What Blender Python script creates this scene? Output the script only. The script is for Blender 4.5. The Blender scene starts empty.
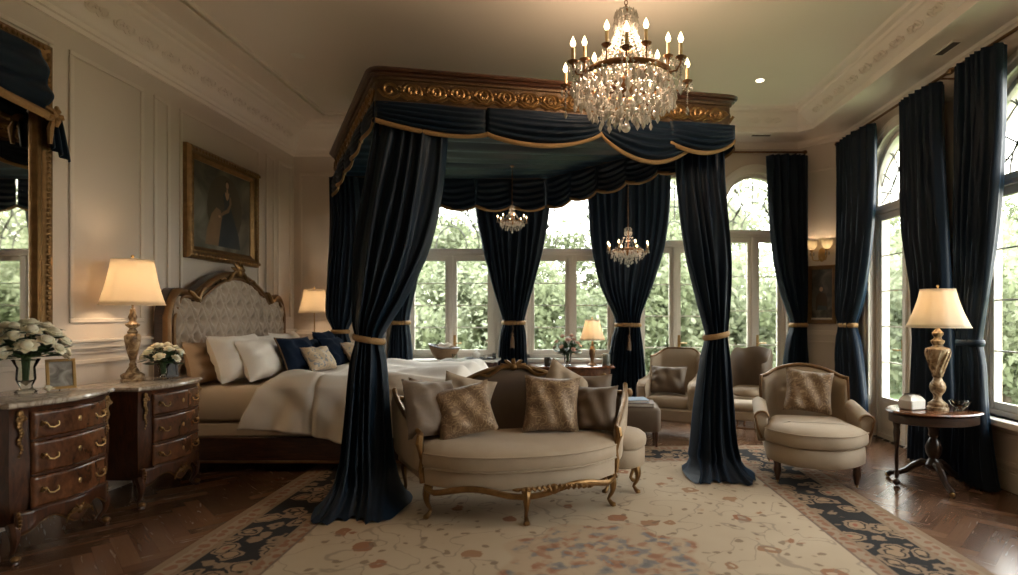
import bpy, math, random
from mathutils import Vector, Matrix, Euler
R = random.Random(7)
PI = math.pi
sc = bpy.context.scene
C = sc.collection
rad = math.radians

# ------------------------------------------------------------------ node helpers
class NT:
    def __init__(s, name):
        s.m = bpy.data.materials.new(name); s.m.use_nodes = True
        s.t = s.m.node_tree; s.n = s.t.nodes; s.n.clear()
        s.out = s.n.new('ShaderNodeOutputMaterial')
    def L(s, a, b): s.t.links.new(a, b)
    def put(s, sock, v):
        if hasattr(v, 'links') or isinstance(v, bpy.types.NodeSocket): s.L(v, sock)
        else:
            if isinstance(v, (tuple, list)) and len(v) == 3 and sock.type == 'RGBA': v = (*v, 1)
            sock.default_value = v
    def node(s, t, **k):
        n = s.n.new(t)
        for a, b in k.items(): setattr(n, a, b)
        return n
    def math(s, op, a, b=0.0, c=None):
        n = s.node('ShaderNodeMath', operation=op)
        s.put(n.inputs[0], a); s.put(n.inputs[1], b)
        if c is not None: s.put(n.inputs[2], c)
        return n.outputs[0]
    def mix(s, f, a, b):
        n = s.node('ShaderNodeMix', data_type='RGBA')
        s.put(n.inputs[0], f); s.put(n.inputs[6], a); s.put(n.inputs[7], b)
        return n.outputs[2]
    def coord(s, kind='Object', scale=(1, 1, 1), rot=(0, 0, 0)):
        c = s.node('ShaderNodeTexCoord'); m = s.node('ShaderNodeMapping')
        s.L(c.outputs[kind], m.inputs[0]); m.inputs['Scale'].default_value = scale; m.inputs['Rotation'].default_value = rot
        return m.outputs[0]
    def noise(s, vec, scale, detail=4, dist=0, rough=.5):
        n = s.node('ShaderNodeTexNoise'); s.put(n.inputs['Vector'], vec)
        n.inputs['Scale'].default_value = scale; n.inputs['Detail'].default_value = detail
        n.inputs['Distortion'].default_value = dist; n.inputs['Roughness'].default_value = rough
        return n.outputs[0]
    def ramp(s, f, stops):
        n = s.node('ShaderNodeValToRGB'); s.L(f, n.inputs[0]); e = n.color_ramp.elements
        while len(e) < len(stops): e.new(.5)
        for i, (p, c) in enumerate(stops): e[i].position = p; e[i].color = (*c, 1)
        return n.outputs[0]
    def step(s, a, t, w=.02):   # smooth 0..1 as a passes t
        n = s.node('ShaderNodeMapRange', interpolation_type='SMOOTHSTEP'); s.put(n.inputs[0], a)
        n.inputs[1].default_value = t - w; n.inputs[2].default_value = t + w
        return n.outputs[0]
    def voro(s, vec, scale, feature='F1', rnd=1.0):
        n = s.node('ShaderNodeTexVoronoi', feature=feature); s.put(n.inputs['Vector'], vec)
        n.inputs['Scale'].default_value = scale; n.inputs['Randomness'].default_value = rnd
        return n.outputs
    def bsdf(s, col, rough=.5, metal=0, bump=None, bstr=.3, bdist=.01, **k):
        b = s.node('ShaderNodeBsdfPrincipled')
        s.put(b.inputs['Base Color'], col); s.put(b.inputs['Roughness'], rough); b.inputs['Metallic'].default_value = metal
        for a, v in k.items():
            s.put(b.inputs[a.replace('_', ' ')], v)
        if bump is not None:
            bn = s.node('ShaderNodeBump'); bn.inputs['Strength'].default_value = bstr; bn.inputs['Distance'].default_value = bdist
            s.L(bump, bn.inputs['Height']); s.L(bn.outputs[0], b.inputs['Normal'])
        s.L(b.outputs[0], s.out.inputs[0]); s.b = b
        return s.m

def simple(name, c1, c2=None, rough=.5, metal=0, scale=8, bump=0, bscale=40, stretch=(1, 1, 1), **k):
    t = NT(name); v = t.coord('Object', stretch)
    col = t.mix(t.noise(v, scale), c1, c2) if c2 else c1
    bp = t.noise(v, bscale, 5) if bump else None
    return t.bsdf(col, rough, metal, bp, bump, **k)

M = {}
M['wall'] = simple('cream wall paint', (.60, .51, .43), (.64, .55, .47), .55, scale=2, bump=.05)
M['ceiling'] = simple('ceiling paint', (.78, .69, .60), (.82, .73, .64), .7, scale=1.5)
M['trim'] = simple('painted moulding', (.64, .55, .465), (.68, .59, .505), .45, scale=3)
M['white'] = simple('window paint', (.80, .75, .66), (.84, .79, .70), .4, scale=3)
M['lead'] = simple('grey lead cames', (.16, .15, .13), (.22, .20, .18), .5)
M['velvet'] = simple('midnight blue velvet', (.0020, .0072, .0165), (.004, .014, .030), .5, scale=5, bump=.15, bscale=120,
                     Sheen_Weight=.17, Sheen_Roughness=.3, Sheen_Tint=(.03, .36, .80), Specular_IOR_Level=.25)
M['gold_trim'] = simple('gold braid', (.42, .25, .10), (.24, .13, .05), .5, .35, scale=90, bump=.5, bscale=150)
M['tassel'] = simple('bronze silk tassel', (.18, .11, .06), (.10, .06, .035), .5, .2, scale=60, bump=.4)
M['gilt'] = simple('antique gilding', (.34, .195, .075), (.12, .062, .022), .36, .75, scale=18, bump=.35, bscale=45)
M['gilt_dark'] = simple('aged gilded wood', (.30, .165, .07), (.13, .07, .03), .42, .5, scale=14, bump=.3, bscale=40)
M['gilt_aged'] = simple('dark aged gesso', (.15, .082, .036), (.06, .034, .016), .5, .4, scale=30, bump=.5, bscale=60)
M['brass'] = simple('brass', (.55, .36, .15), (.38, .23, .09), .28, .9, scale=14)
M['bronze'] = simple('dark bronze', (.24, .12, .05), (.13, .06, .025), .35, .8, scale=20)
M['upholstery'] = simple('cream velvet upholstery', (.34, .26, .18), (.44, .345, .245), .75, scale=7, bump=.12, bscale=90, Sheen_Weight=.25, Sheen_Tint=(.8, .7, .6))
M['taupe'] = simple('taupe velvet', (.11, .075, .05), (.17, .12, .08), .6, scale=6, bump=.12, bscale=80, Sheen_Weight=.3, Sheen_Tint=(.8, .65, .5))
M['brown_velvet'] = simple('brown velvet', (.085, .055, .038), (.13, .088, .06), .55, scale=6, bump=.1, bscale=80, Sheen_Weight=.3, Sheen_Tint=(.7, .55, .4))
M['tuft'] = simple('tufted grey fabric', (.40, .31, .235), (.48, .385, .30), .7, scale=9, bump=.1, bscale=70, Sheen_Weight=.2)
M['linen'] = simple('white bed linen', (.80, .73, .64), (.86, .79, .70), .8, scale=4, bump=.35, bscale=7)
M['sheet'] = simple('ivory sheet', (.60, .49, .38), (.66, .55, .43), .8, scale=4, bump=.08, bscale=10)
M['pillow_tan'] = simple('tan cotton', (.36, .23, .13), (.42, .28, .17), .8, scale=5, bump=.1, bscale=30)
M['navy'] = simple('navy cushion', (.004, .008, .018), (.005, .013, .032), .85, scale=6, bump=.1, Specular_IOR_Level=.15, Sheen_Weight=.02, Sheen_Tint=(.3, .5, .8))
M['marble'] = None
M['porcelain'] = simple('white porcelain', (.75, .72, .66), rough=.18, Coat_Weight=.4)
M['dark_metal'] = simple('dark iron', (.03, .022, .018), rough=.4, metal=.6)
M['paper'] = simple('paper', (.7, .66, .58), rough=.8)
M['book_blue'] = simple('pale blue book cover', (.18, .26, .36), (.22, .30, .40), .5)
M['book_brown'] = simple('brown book cover', (.12, .06, .035), (.16, .09, .05), .5)
M['black'] = simple('black lacquer', (.012, .010, .009), rough=.25)
M['leaf'] = simple('flower leaf', (.025, .06, .018), (.05, .10, .03), .5, scale=12)
M['stem'] = simple('green stem', (.06, .12, .04), rough=.5)
M['petal'] = simple('cream petals', (.88, .80, .58), (.93, .88, .72), .6, scale=20, Subsurface_Weight=.1)
M['pink'] = simple('blush petals', (.62, .33, .25), (.72, .52, .42), .6, scale=20)
M['wicker'] = simple('brown wicker', (.16, .09, .045), (.30, .18, .09), .7, scale=60, bump=.8, bscale=120)
M['candle'] = simple('ivory candle sleeve', (.75, .55, .30), rough=.5)
M['grille'] = simple('dark vent', (.12, .10, .08), rough=.6)
M['trunk'] = simple('bark', (.12, .09, .065), (.19, .15, .11), .9, scale=10, bump=.5)

def wood(name, dark, light, rough=.3, axis=(1, 1, 8), coat=.3, burl=0):
    t = NT(name); v = t.coord('Object', axis)
    n1 = t.noise(v, 3.0, 6, 2.2); n2 = t.noise(v, 26, 3, .4)
    f = t.math('ADD', t.math('MULTIPLY', n1, .75), t.math('MULTIPLY', n2, .25))
    col = t.ramp(f, [(.32, dark), (.52, tuple((a + b) / 2 for a, b in zip(dark, light))), (.68, light)])
    return t.bsdf(col, rough, 0, n2, .05, Coat_Weight=coat, Coat_Roughness=.15)
M['mahogany'] = wood('mahogany', (.022, .008, .004), (.105, .036, .014), .3, (7, 7, 1.3))
M['flame_wood'] = wood('flame mahogany', (.035, .012, .005), (.21, .08, .032), .25, (2.2, 2.2, 1.1))
M['dark_wood'] = wood('dark walnut', (.015, .008, .005), (.06, .028, .015), .32, (2, 2, 9))
M['rail_wood'] = wood('mahogany rail', (.03, .011, .006), (.10, .038, .017), .35, (1.2, 9, 9))

def marble():
    t = NT('veined marble'); v = t.coord('Object', (1, 1, 1))
    n = t.noise(v, 3.5, 8, 2.5)
    ve = t.math('ABSOLUTE', t.math('SUBTRACT', n, .5))
    col = t.ramp(ve, [(0.0, (.30, .24, .19)), (.03, (.46, .39, .32)), (.12, (.58, .51, .43))])
    return t.bsdf(col, .18, Coat_Weight=.3)
M['marble'] = marble()

def stone_lamp():
    t = NT('mottled gilt stone'); v = t.coord('Object', (1, 1, 1))
    n = t.noise(v, 14, 6, 1.5)
    col = t.ramp(n, [(.35, (.10, .055, .025)), (.52, (.36, .24, .13)), (.68, (.62, .50, .34))])
    return t.bsdf(col, .38, .15, n, .5, .01)
M['lamp_stone'] = stone_lamp()

def brocade():
    t = NT('gold brocade'); v = t.coord('Object', (1, 1, 1))
    d = t.noise(v, 9, 3, 3.5); e = t.noise(v, 60, 2)
    f = t.math('ABSOLUTE', t.math('SUBTRACT', d, .5))
    col = t.ramp(f, [(0, (.36, .25, .145)), (.035, (.29, .19, .10)), (.06, (.13, .075, .038)), (.12, (.20, .12, .06))])
    return t.bsdf(col, .5, .15, e, .3, .005, Sheen_Weight=.2)
M['brocade'] = brocade()
def floral():
    t = NT('floral cushion cloth'); v = t.coord('Object', (1, 1, 1))
    o = t.voro(v, 7); f = t.noise(v, 13, 4, 3)
    col = t.mix(t.step(f, .56, .02), (.50, .38, .25), (.22, .22, .22))
    return t.bsdf(col, .6)
M['floral'] = floral()

def rosewood_floor():
    t = NT('oiled herringbone oak')
    at = t.node('ShaderNodeAttribute', attribute_name='plank')
    uv = t.node('ShaderNodeUVMap'); mp = t.node('ShaderNodeMapping'); t.L(uv.outputs[0], mp.inputs[0])
    mp.inputs['Scale'].default_value = (1.2, 14, 1)
    g = t.noise(mp.outputs[0], 3, 6, 1.0)
    base = t.ramp(at.outputs['Fac'], [(0, (.11, .053, .028)), (.5, (.175, .088, .047)), (1, (.24, .128, .072))])
    col = t.mix(t.math('MULTIPLY', g, .55), base, (.05, .022, .011))
    rg = t.math('ADD', .17, t.math('MULTIPLY', g, .16))
    return t.bsdf(col, rg, 0, g, .05, .002, Specular_IOR_Level=.5)
M['floor'] = rosewood_floor()

RX, RY = 2.28, 2.3    # rug half sizes
def rug():
    t = NT('woven floral rug'); tc = t.node('ShaderNodeTexCoord'); sp = t.node('ShaderNodeSeparateXYZ'); t.L(tc.outputs['Object'], sp.inputs[0])
    x, y = sp.outputs[0], sp.outputs[1]
    wob = t.noise(tc.outputs['Object'], 3.0, 3)
    ax, ay = t.math('ABSOLUTE', x), t.math('ABSOLUTE', y)
    de = t.math('MINIMUM', t.math('SUBTRACT', RX, ax), t.math('SUBTRACT', RY, ay))
    vec = t.node('ShaderNodeVectorMath', operation='ADD'); t.L(tc.outputs['Object'], vec.inputs[0])
    nz = t.node('ShaderNodeTexNoise'); nz.inputs['Scale'].default_value = 7; t.L(tc.outputs['Object'], nz.inputs['Vector'])
    s2 = t.node('ShaderNodeVectorMath', operation='SCALE'); t.L(nz.outputs[1], s2.inputs[0]); s2.inputs['Scale'].default_value = .10
    t.L(s2.outputs[0], vec.inputs[1]); V = vec.outputs[0]
    flat = t.node('ShaderNodeVectorMath', operation='MULTIPLY'); t.L(V, flat.inputs[0]); flat.inputs[1].default_value = (1, 1, 0); V = flat.outputs[0]
    ivory = t.mix(t.noise(V, 2.2, 5), (.40, .31, .215), (.50, .40, .285))
    # blossoms
    vo = t.voro(V, 4.5, 'F1', .85)
    ripple = t.noise(V, 17, 2)
    d = t.math('ADD', vo['Distance'], t.math('MULTIPLY', t.math('SUBTRACT', ripple, .5), .22))
    sepc = t.node('ShaderNodeSeparateColor'); t.L(vo['Color'], sepc.inputs[0])
    siz = t.math('ADD', .04, t.math('MULTIPLY', sepc.outputs[0], .24))
    blo = t.math('SUBTRACT', 1.0, t.step(t.math('SUBTRACT', d, siz), .06, .025))
    core = t.math('SUBTRACT', 1.0, t.step(t.math('SUBTRACT', d, t.math('MULTIPLY', siz, .5)), .0, .02))
    pet = t.mix(sepc.outputs[1], (.27, .115, .06), (.30, .17, .095))
    f1 = t.mix(t.math('MULTIPLY', blo, .95), ivory, pet)
    f1 = t.mix(t.math('MULTIPLY', core, .8), f1, (.50, .40, .28))
    vo2 = t.voro(V, 10, 'F1', 1.0)
    lf = t.math('SUBTRACT', 1.0, t.step(t.math('ADD', vo2['Distance'], t.math('MULTIPLY', t.math('SUBTRACT', ripple, .5), .5)), .20, .05))
    f1 = t.mix(t.math('MULTIPLY', lf, .7), f1, (.17, .115, .075))
    vn = t.math('ABSOLUTE', t.math('SUBTRACT', t.noise(V, 3.4, 1, .6), .5))
    vine = t.math('SUBTRACT', 1.0, t.step(vn, .010, .005))
    f1 = t.mix(t.math('MULTIPLY', vine, .55), f1, (.22, .17, .13))
    # medallion in the middle of the field
    mx, my = t.math('DIVIDE', t.math('SUBTRACT', x, .2), .62), t.math('DIVIDE', t.math('ADD', y, .42), .55)
    rr = t.math('SQRT', t.math('ADD', t.math('MULTIPLY', mx, mx), t.math('MULTIPLY', my, my)))
    ang = t.math('ARCTAN2', my, mx)
    rr = t.math('ADD', rr, t.math('MULTIPLY', t.math('COSINE', t.math('MULTIPLY', ang, 8.0)), .09))
    med = t.math('SUBTRACT', 1.0, t.step(rr, .92, .04))
    ring = t.math('SINE', t.math('ADD', t.math('MULTIPLY', rr, 17.0), t.math('MULTIPLY', ripple, 3.0)))
    mc = t.mix(t.step(ring, 0, .4), (.30, .13, .075), (.15, .155, .17))
    mc = t.mix(t.step(t.math('ADD', vo2['Distance'], ripple), .95, .2), mc, (.42, .31, .21))
    f1 = t.mix(t.math('MULTIPLY', med, .75), f1, mc)
    # border
    vb = t.voro(V, 6.8, 'F1', .8)
    db = t.math('ADD', vb['Distance'], t.math('MULTIPLY', t.math('SUBTRACT', ripple, .5), .3))
    b = t.mix(t.noise(V, 5), (.016, .016, .018), (.036, .032, .029))
    b = t.mix(t.math('SUBTRACT', 1.0, t.step(db, .55, .03)), b, (.25, .17, .11))
    b = t.mix(t.math('SUBTRACT', 1.0, t.step(db, .42, .03)), b, (.03, .025, .022))
    b = t.mix(t.math('SUBTRACT', 1.0, t.step(db, .36, .03)), b, (.31, .21, .13))
    b = t.mix(t.math('SUBTRACT', 1.0, t.step(db, .15, .03)), b, (.28, .10, .06))
    guard = t.mix(t.step(t.voro(V, 13, 'F1', .3)['Distance'], .4, .06), (.24, .12, .07), (.30, .22, .15))
    tan = (.25, .17, .11)
    c = t.mix(t.step(de, .05, .006), tan, guard)
    c = t.mix(t.step(de, .15, .006), c, tan)
    c = t.mix(t.step(de, .18, .006), c, b)
    c = t.mix(t.step(de, .52, .006), c, tan)
    c = t.mix(t.step(de, .545, .006), c, guard)
    c = t.mix(t.step(de, .62, .006), c, (.17, .12, .09))
    c = t.mix(t.step(de, .635, .006), c, f1)
    return t.bsdf(c, .9, 0, t.noise(tc.outputs['Object'], 180, 2), .4, .004, Specular_IOR_Level=.15)
M['rug'] = rug()

def shade_mat(name, col, tr=.55):
    t = NT(name)
    d = t.node('ShaderNodeBsdfDiffuse'); d.inputs[0].default_value = (*col, 1)
    r = t.node('ShaderNodeBsdfTranslucent'); r.inputs[0].default_value = (*col, 1)
    m = t.node('ShaderNodeMixShader'); m.inputs[0].default_value = tr
    t.L(d.outputs[0], m.inputs[1]); t.L(r.outputs[0], m.inputs[2]); t.L(m.outputs[0], t.out.inputs[0]); return t.m
M['shade'] = shade_mat('cream silk shade', (.86, .78, .66))
M['frost'] = shade_mat('frosted glass shade', (.92, .86, .74), .7)

def glassy(name, gloss, tint=(1, 1, 1), rough=.02, white=0):
    t = NT(name)
    a = t.node('ShaderNodeBsdfTransparent'); a.inputs[0].default_value = (*tint, 1)
    g = t.node('ShaderNodeBsdfGlossy'); g.inputs['Roughness'].default_value = rough
    lw = t.node('ShaderNodeLayerWeight'); lw.inputs[0].default_value = gloss
    m = t.node('ShaderNodeMixShader'); t.L(lw.outputs['Fresnel'], m.inputs[0]); t.L(a.outputs[0], m.inputs[1]); t.L(g.outputs[0], m.inputs[2])
    last = m
    if white:
        w = t.node('ShaderNodeBsdfTranslucent'); w.inputs[0].default_value = (.95, .9, .82, 1)
        w2 = t.node('ShaderNodeBsdfDiffuse'); w2.inputs[0].default_value = (.95, .9, .82, 1)
        w3 = t.node('ShaderNodeMixShader'); t.L(w.outputs[0], w3.inputs[1]); t.L(w2.outputs[0], w3.inputs[2])
        last = t.node('ShaderNodeMixShader'); last.inputs[0].default_value = white
        t.L(m.outputs[0], last.inputs[1]); t.L(w3.outputs[0], last.inputs[2])
    t.L(last.outputs[0], t.out.inputs[0]); return t.m
M['glass'] = glassy('window glass', .08, (.97, .985, .97))
M['vase_glass'] = glassy('clear vase glass', .22, (.93, .95, .92))
M['crystal'] = glassy('cut crystal', .62, (.93, .90, .86), .05, .30)
t_ = NT('mirror silver'); g_ = t_.node('ShaderNodeBsdfGlossy'); g_.inputs[0].default_value = (.72, .70, .66, 1); g_.inputs['Roughness'].default_value = .02
t_.L(g_.outputs[0], t_.out.inputs[0]); M['mirror'] = t_.m
def emis(name, col, s):
    t = NT(name); e = t.node('ShaderNodeEmission'); e.inputs[0].default_value = (*col, 1); e.inputs[1].default_value = s
    t.L(e.outputs[0], t.out.inputs[0]); t.m.cycles.emission_sampling = 'NONE'; return t.m
M['flame'] = emis('flame bulb glow', (1, .72, .38), 9)
M['downlight'] = emis('downlight glow', (1, .86, .66), 5)

def leafmat(name, c1, c2, c3):
    t = NT(name); oi = t.node('ShaderNodeObjectInfo')
    at = t.node('ShaderNodeAttribute', attribute_name='leafv')
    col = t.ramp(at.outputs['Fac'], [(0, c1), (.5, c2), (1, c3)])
    d = t.node('ShaderNodeBsdfDiffuse'); r = t.node('ShaderNodeBsdfTranslucent'); t.L(col, d.inputs[0]); t.L(col, r.inputs[0])
    m = t.node('ShaderNodeMixShader'); m.inputs[0].default_value = .45
    t.L(d.outputs[0], m.inputs[1]); t.L(r.outputs[0], m.inputs[2]); t.L(m.outputs[0], t.out.inputs[0]); return t.m
M['foliage'] = leafmat('spring foliage', (.10, .115, .062), (.21, .235, .14), (.37, .39, .28))  # leaf colours lightened and greyed to carry the garden haze
M['foliage_haze'] = leafmat('haze-paled distant foliage', (.3, .33, .27), (.42, .45, .38), (.5, .53, .46))  # haze over the far trees put into the pale leaf colour
M['lawn'] = simple('lawn', (.08, .12, .04), (.14, .18, .08), .9, scale=3)

# ------------------------------------------------------------------ mesh helpers
class MB:
    def __init__(s): s.v = []; s.f = []; s.sm = []
    def add(s, vs, fs, smooth=True, T=None):
        b = len(s.v)
        for p in vs:
            p = Vector(p); s.v.append(T @ p if T else p)
        for f in fs: s.f.append([b + i for i in f]); s.sm.append(smooth)
        return s
    def box(s, cx, cy, cz, sx, sy, sz, T=None, smooth=False):
        x, y, z = sx / 2, sy / 2, sz / 2
        return s.add([(cx + a * x, cy + b * y, cz + c * z) for c in (-1, 1) for b in (-1, 1) for a in (-1, 1)],
                     [(0, 2, 3, 1), (4, 5, 7, 6), (0, 1, 5, 4), (2, 6, 7, 3), (0, 4, 6, 2), (1, 3, 7, 5)], smooth, T)
    def bb(s, x0, x1, y0, y1, z0, z1, T=None): return s.box((x0 + x1) / 2, (y0 + y1) / 2, (z0 + z1) / 2, abs(x1 - x0), abs(y1 - y0), abs(z1 - z0), T)
    def hexa(s, P, u0, u1, z0, z1, d0, d1):
        vs = [P(u, z, d) for d in (d0, d1) for z in (z0, z1) for u in (u0, u1)]
        return s.add(vs, [(0, 1, 3, 2), (4, 6, 7, 5), (0, 4, 5, 1), (2, 3, 7, 6), (0, 2, 6, 4), (1, 5, 7, 3)], False)
    def surf(s, fn, nu, nv, cu=False, cv=False, smooth=True, T=None):
        U = nu if cu else nu + 1; V = nv if cv else nv + 1
        vs = [fn(i / nu, j / nv) for j in range(V) for i in range(U)]
        fs = []
        for j in range(nv):
            for i in range(nu):
                a, b = i, (i + 1) % U if cu else i + 1
                c, d = j, (j + 1) % V if cv else j + 1
                fs.append((c * U + a, c * U + b, d * U + b, d * U + a))
        return s.add(vs, fs, smooth, T)
    def lathe(s, prof, n=20, c=(0, 0, 0), fx=1, fy=1, T=None, flute=0, nf=8):
        m = len(prof) - 1
        def fn(u, v):
            r, z = prof[round(v * m)]; a = u * 2 * PI
            if flute: r *= 1 + flute * math.cos(a * nf)
            return (c[0] + r * fx * math.cos(a), c[1] + r * fy * math.sin(a), c[2] + z)
        return s.surf(fn, n, m, True, False, True, T)
    def tube(s, path, r, n=8, cap=True, sq=1.0, T=None, closed=False):
        P = [Vector(p) for p in path]; N = len(P)
        rs = r if isinstance(r, (list, tuple)) else [r] * N
        if len(rs) != N: rs = [rs[min(len(rs) - 1, int(i * (len(rs) - 1) / (N - 1)))] for i in range(N)]
        tg = [(P[(i + 1) % N] - P[i - 1]) if closed else (P[min(i + 1, N - 1)] - P[max(i - 1, 0)]) for i in range(N)]
        up = Vector((0, 0, 1)) if abs(tg[0].normalized().z) < .9 else Vector((1, 0, 0))
        nn = (up - tg[0].normalized() * up.dot(tg[0].normalized())).normalized(); vs = []
        for i in range(N):
            t = tg[i].normalized() if tg[i].length > 1e-9 else Vector((0, 0, 1))
            nn = (nn - t * nn.dot(t)); nn = nn.normalized() if nn.length > 1e-6 else t.orthogonal().normalized()
            b = t.cross(nn)
            for k in range(n):
                a = 2 * PI * k / n; vs.append(P[i] + nn * math.cos(a) * rs[i] + b * math.sin(a) * rs[i] * sq)
        fs = [(i * n + k, i * n + (k + 1) % n, ((i + 1) % N) * n + (k + 1) % n, ((i + 1) % N) * n + k) for i in range(N if closed else N - 1) for k in range(n)]
        if cap and not closed: fs += [tuple(range(n - 1, -1, -1)), tuple(range((N - 1) * n, N * n))]
        return s.add(vs, fs, True, T)
    def ball(s, c, r, n=12, m=8, sx=1, sy=1, sz=1, T=None):
        prof = [(max(1e-4, r * math.sin(PI * j / m)), -r * sz * math.cos(PI * j / m)) for j in range(m + 1)]
        return s.lathe(prof, n, c, sx, sy, T)
    def slab(s, out, layers, T=None, smooth=True):
        n = len(out); P = [Vector((a, b)) for a, b in out]
        ar = sum(P[i].x * P[(i + 1) % n].y - P[(i + 1) % n].x * P[i].y for i in range(n))
        if ar < 0: P.reverse()
        N = []
        for i in range(n):
            a = (P[i] - P[i - 1]); b = (P[(i + 1) % n] - P[i])
            a = a.normalized() if a.length > 1e-9 else b.normalized(); b = b.normalized() if b.length > 1e-9 else a
            q = Vector((a.y + b.y, -a.x - b.x)); q = q.normalized() if q.length > 1e-9 else Vector((a.y, -a.x))
            N.append(q / max(.5, q.dot(Vector((a.y, -a.x)))))
        vs = []
        for ins, z in layers:
            for i in range(n): p = P[i] - N[i] * ins; vs.append((p.x, p.y, z))
        m = len(layers)
        fs = [(j * n + i, j * n + (i + 1) % n, (j + 1) * n + (i + 1) % n, (j + 1) * n + i) for j in range(m - 1) for i in range(n)]
        fs += [tuple(range(n - 1, -1, -1)), tuple(range((m - 1) * n, m * n))]
        return s.add(vs, fs, smooth, T)
    def prism(s, out, y0, y1, T=None):   # outline in x,z, extruded along y
        n = len(out)
        vs = [(a, y0, b) for a, b in out] + [(a, y1, b) for a, b in out]
        fs = [(i, (i + 1) % n, n + (i + 1) % n, n + i) for i in range(n)] + [tuple(range(n - 1, -1, -1)), tuple(range(n, 2 * n))]
        return s.add(vs, fs, False, T)

def mesh(name, mb, m, sharp=42):
    me = bpy.data.meshes.new(name); me.from_pydata([tuple(v) for v in mb.v], [], mb.f); me.materials.append(m)
    for p, q in zip(me.polygons, mb.sm): p.use_smooth = q
    me.update()
    try: me.set_sharp_from_angle(angle=rad(sharp))
    except Exception: pass
    return me
def obj(name, mb, m, parent=None, label=None, bevel=0, sharp=42, kind=None, solid=0, sub=0):
    o = bpy.data.objects.new(name, mesh(name, mb, m, sharp)); C.objects.link(o)
    if parent: o.parent = parent
    if label: o['label'] = label
    if kind: o['kind'] = kind
    if solid: q = o.modifiers.new('s', 'SOLIDIFY'); q.thickness = solid; q.offset = 0
    if bevel: q = o.modifiers.new('b', 'BEVEL'); q.width = bevel; q.segments = 2; q.limit_method = 'ANGLE'
    if sub: q = o.modifiers.new('u', 'SUBSURF'); q.levels = sub; q.render_levels = sub
    return o
def tag(o, label, cat, group=None, kind=None):
    o['label'] = label; o['category'] = cat
    if group: o['group'] = group
    if kind: o['kind'] = kind
    return o
def thing(name, label, cat, loc=(0, 0, 0), rz=0, group=None, rot=None):
    o = bpy.data.objects.new(name, None); C.objects.link(o); o.empty_display_size = .1
    o.location = loc; o.rotation_euler = rot if rot else (0, 0, rz)
    return tag(o, label, cat, group)
def one(name, mb, m, label, cat, loc=(0, 0, 0), rot=(0, 0, 0), group=None, **k):
    o = obj(name, mb, m, **k); o.location = loc; o.rotation_euler = rot
    return tag(o, label, cat, group)
def struct(name, mb, m, **k): return obj(name, mb, m, kind='structure', **k)
def sempty(name):
    o = bpy.data.objects.new(name, None); C.objects.link(o); o['kind'] = 'structure'; return o
CH = {}
def dup(root, loc=None, rot=None, label=None, group=None, scale=None, parent=None):
    r = root.copy(); C.objects.link(r)
    if parent is not None: r.parent = parent
    for ch in [x for x in root.children]: dup(ch, parent=r)
    if loc is not None: r.location = loc
    if rot is not None: r.rotation_euler = rot
    if scale is not None: r.scale = (scale,) * 3
    if label: r['label'] = label
    if group: r['group'] = group
    return r
def lerp(a, b, t): return a + (b - a) * t
def smooth_levels(levels, z):   # levels sorted from high z to low z
    n = len(levels)
    for i in range(n - 1):
        if levels[i][0] >= z >= levels[i + 1][0]:
            a, b = levels[i], levels[i + 1]; t = (a[0] - z) / max(1e-6, a[0] - b[0])
            p = levels[max(i - 1, 0)]; q = levels[min(i + 2, n - 1)]
            out = []
            for k in range(1, len(a)):
                m0 = (b[k] - p[k]) / max(1e-6, p[0] - b[0]) * (a[0] - b[0]); m1 = (q[k] - a[k]) / max(1e-6, a[0] - q[0]) * (a[0] - b[0])
                if i == 0: m0 = b[k] - a[k]
                if i + 2 > n - 1: m1 = b[k] - a[k]
                t2, t3 = t * t, t * t * t
                out.append((2 * t3 - 3 * t2 + 1) * a[k] + (t3 - 2 * t2 + t) * m0 + (-2 * t3 + 3 * t2) * b[k] + (t3 - t2) * m1)
            return out
    return list(levels[-1][1:]) if z < levels[-1][0] else list(levels[0][1:])

# ------------------------------------------------------------------ room shell
XL, XR, YB, YF, H = -3.7, 3.5, 7.5, -2.2, 3.9
CX0, CY0 = 3.05, 7.05        # diagonal corner: (3.05,7.5) .. (3.5,7.05)
def frame(P0, dv, out):
    P0, dv, out = Vector(P0), Vector(dv).normalized(), Vector(out).normalized()
    return lambda u, z, d: P0 + dv * u + out * d + Vector((0, 0, z))
PBk = frame((0, YB, 0), (1, 0, 0), (0, 1, 0))       # u = X
PRt = frame((XR, 0, 0), (0, 1, 0), (1, 0, 0))       # u = Y
PLf = frame((XL, 0, 0), (0, 1, 0), (-1, 0, 0))
PFr = frame((0, YF, 0), (1, 0, 0), (0, -1, 0))
dgl = math.hypot(XR - CX0, YB - CY0)
PDg = frame((CX0, YB, 0), (XR - CX0, CY0 - YB, 0), (1, 1, 0))

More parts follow.
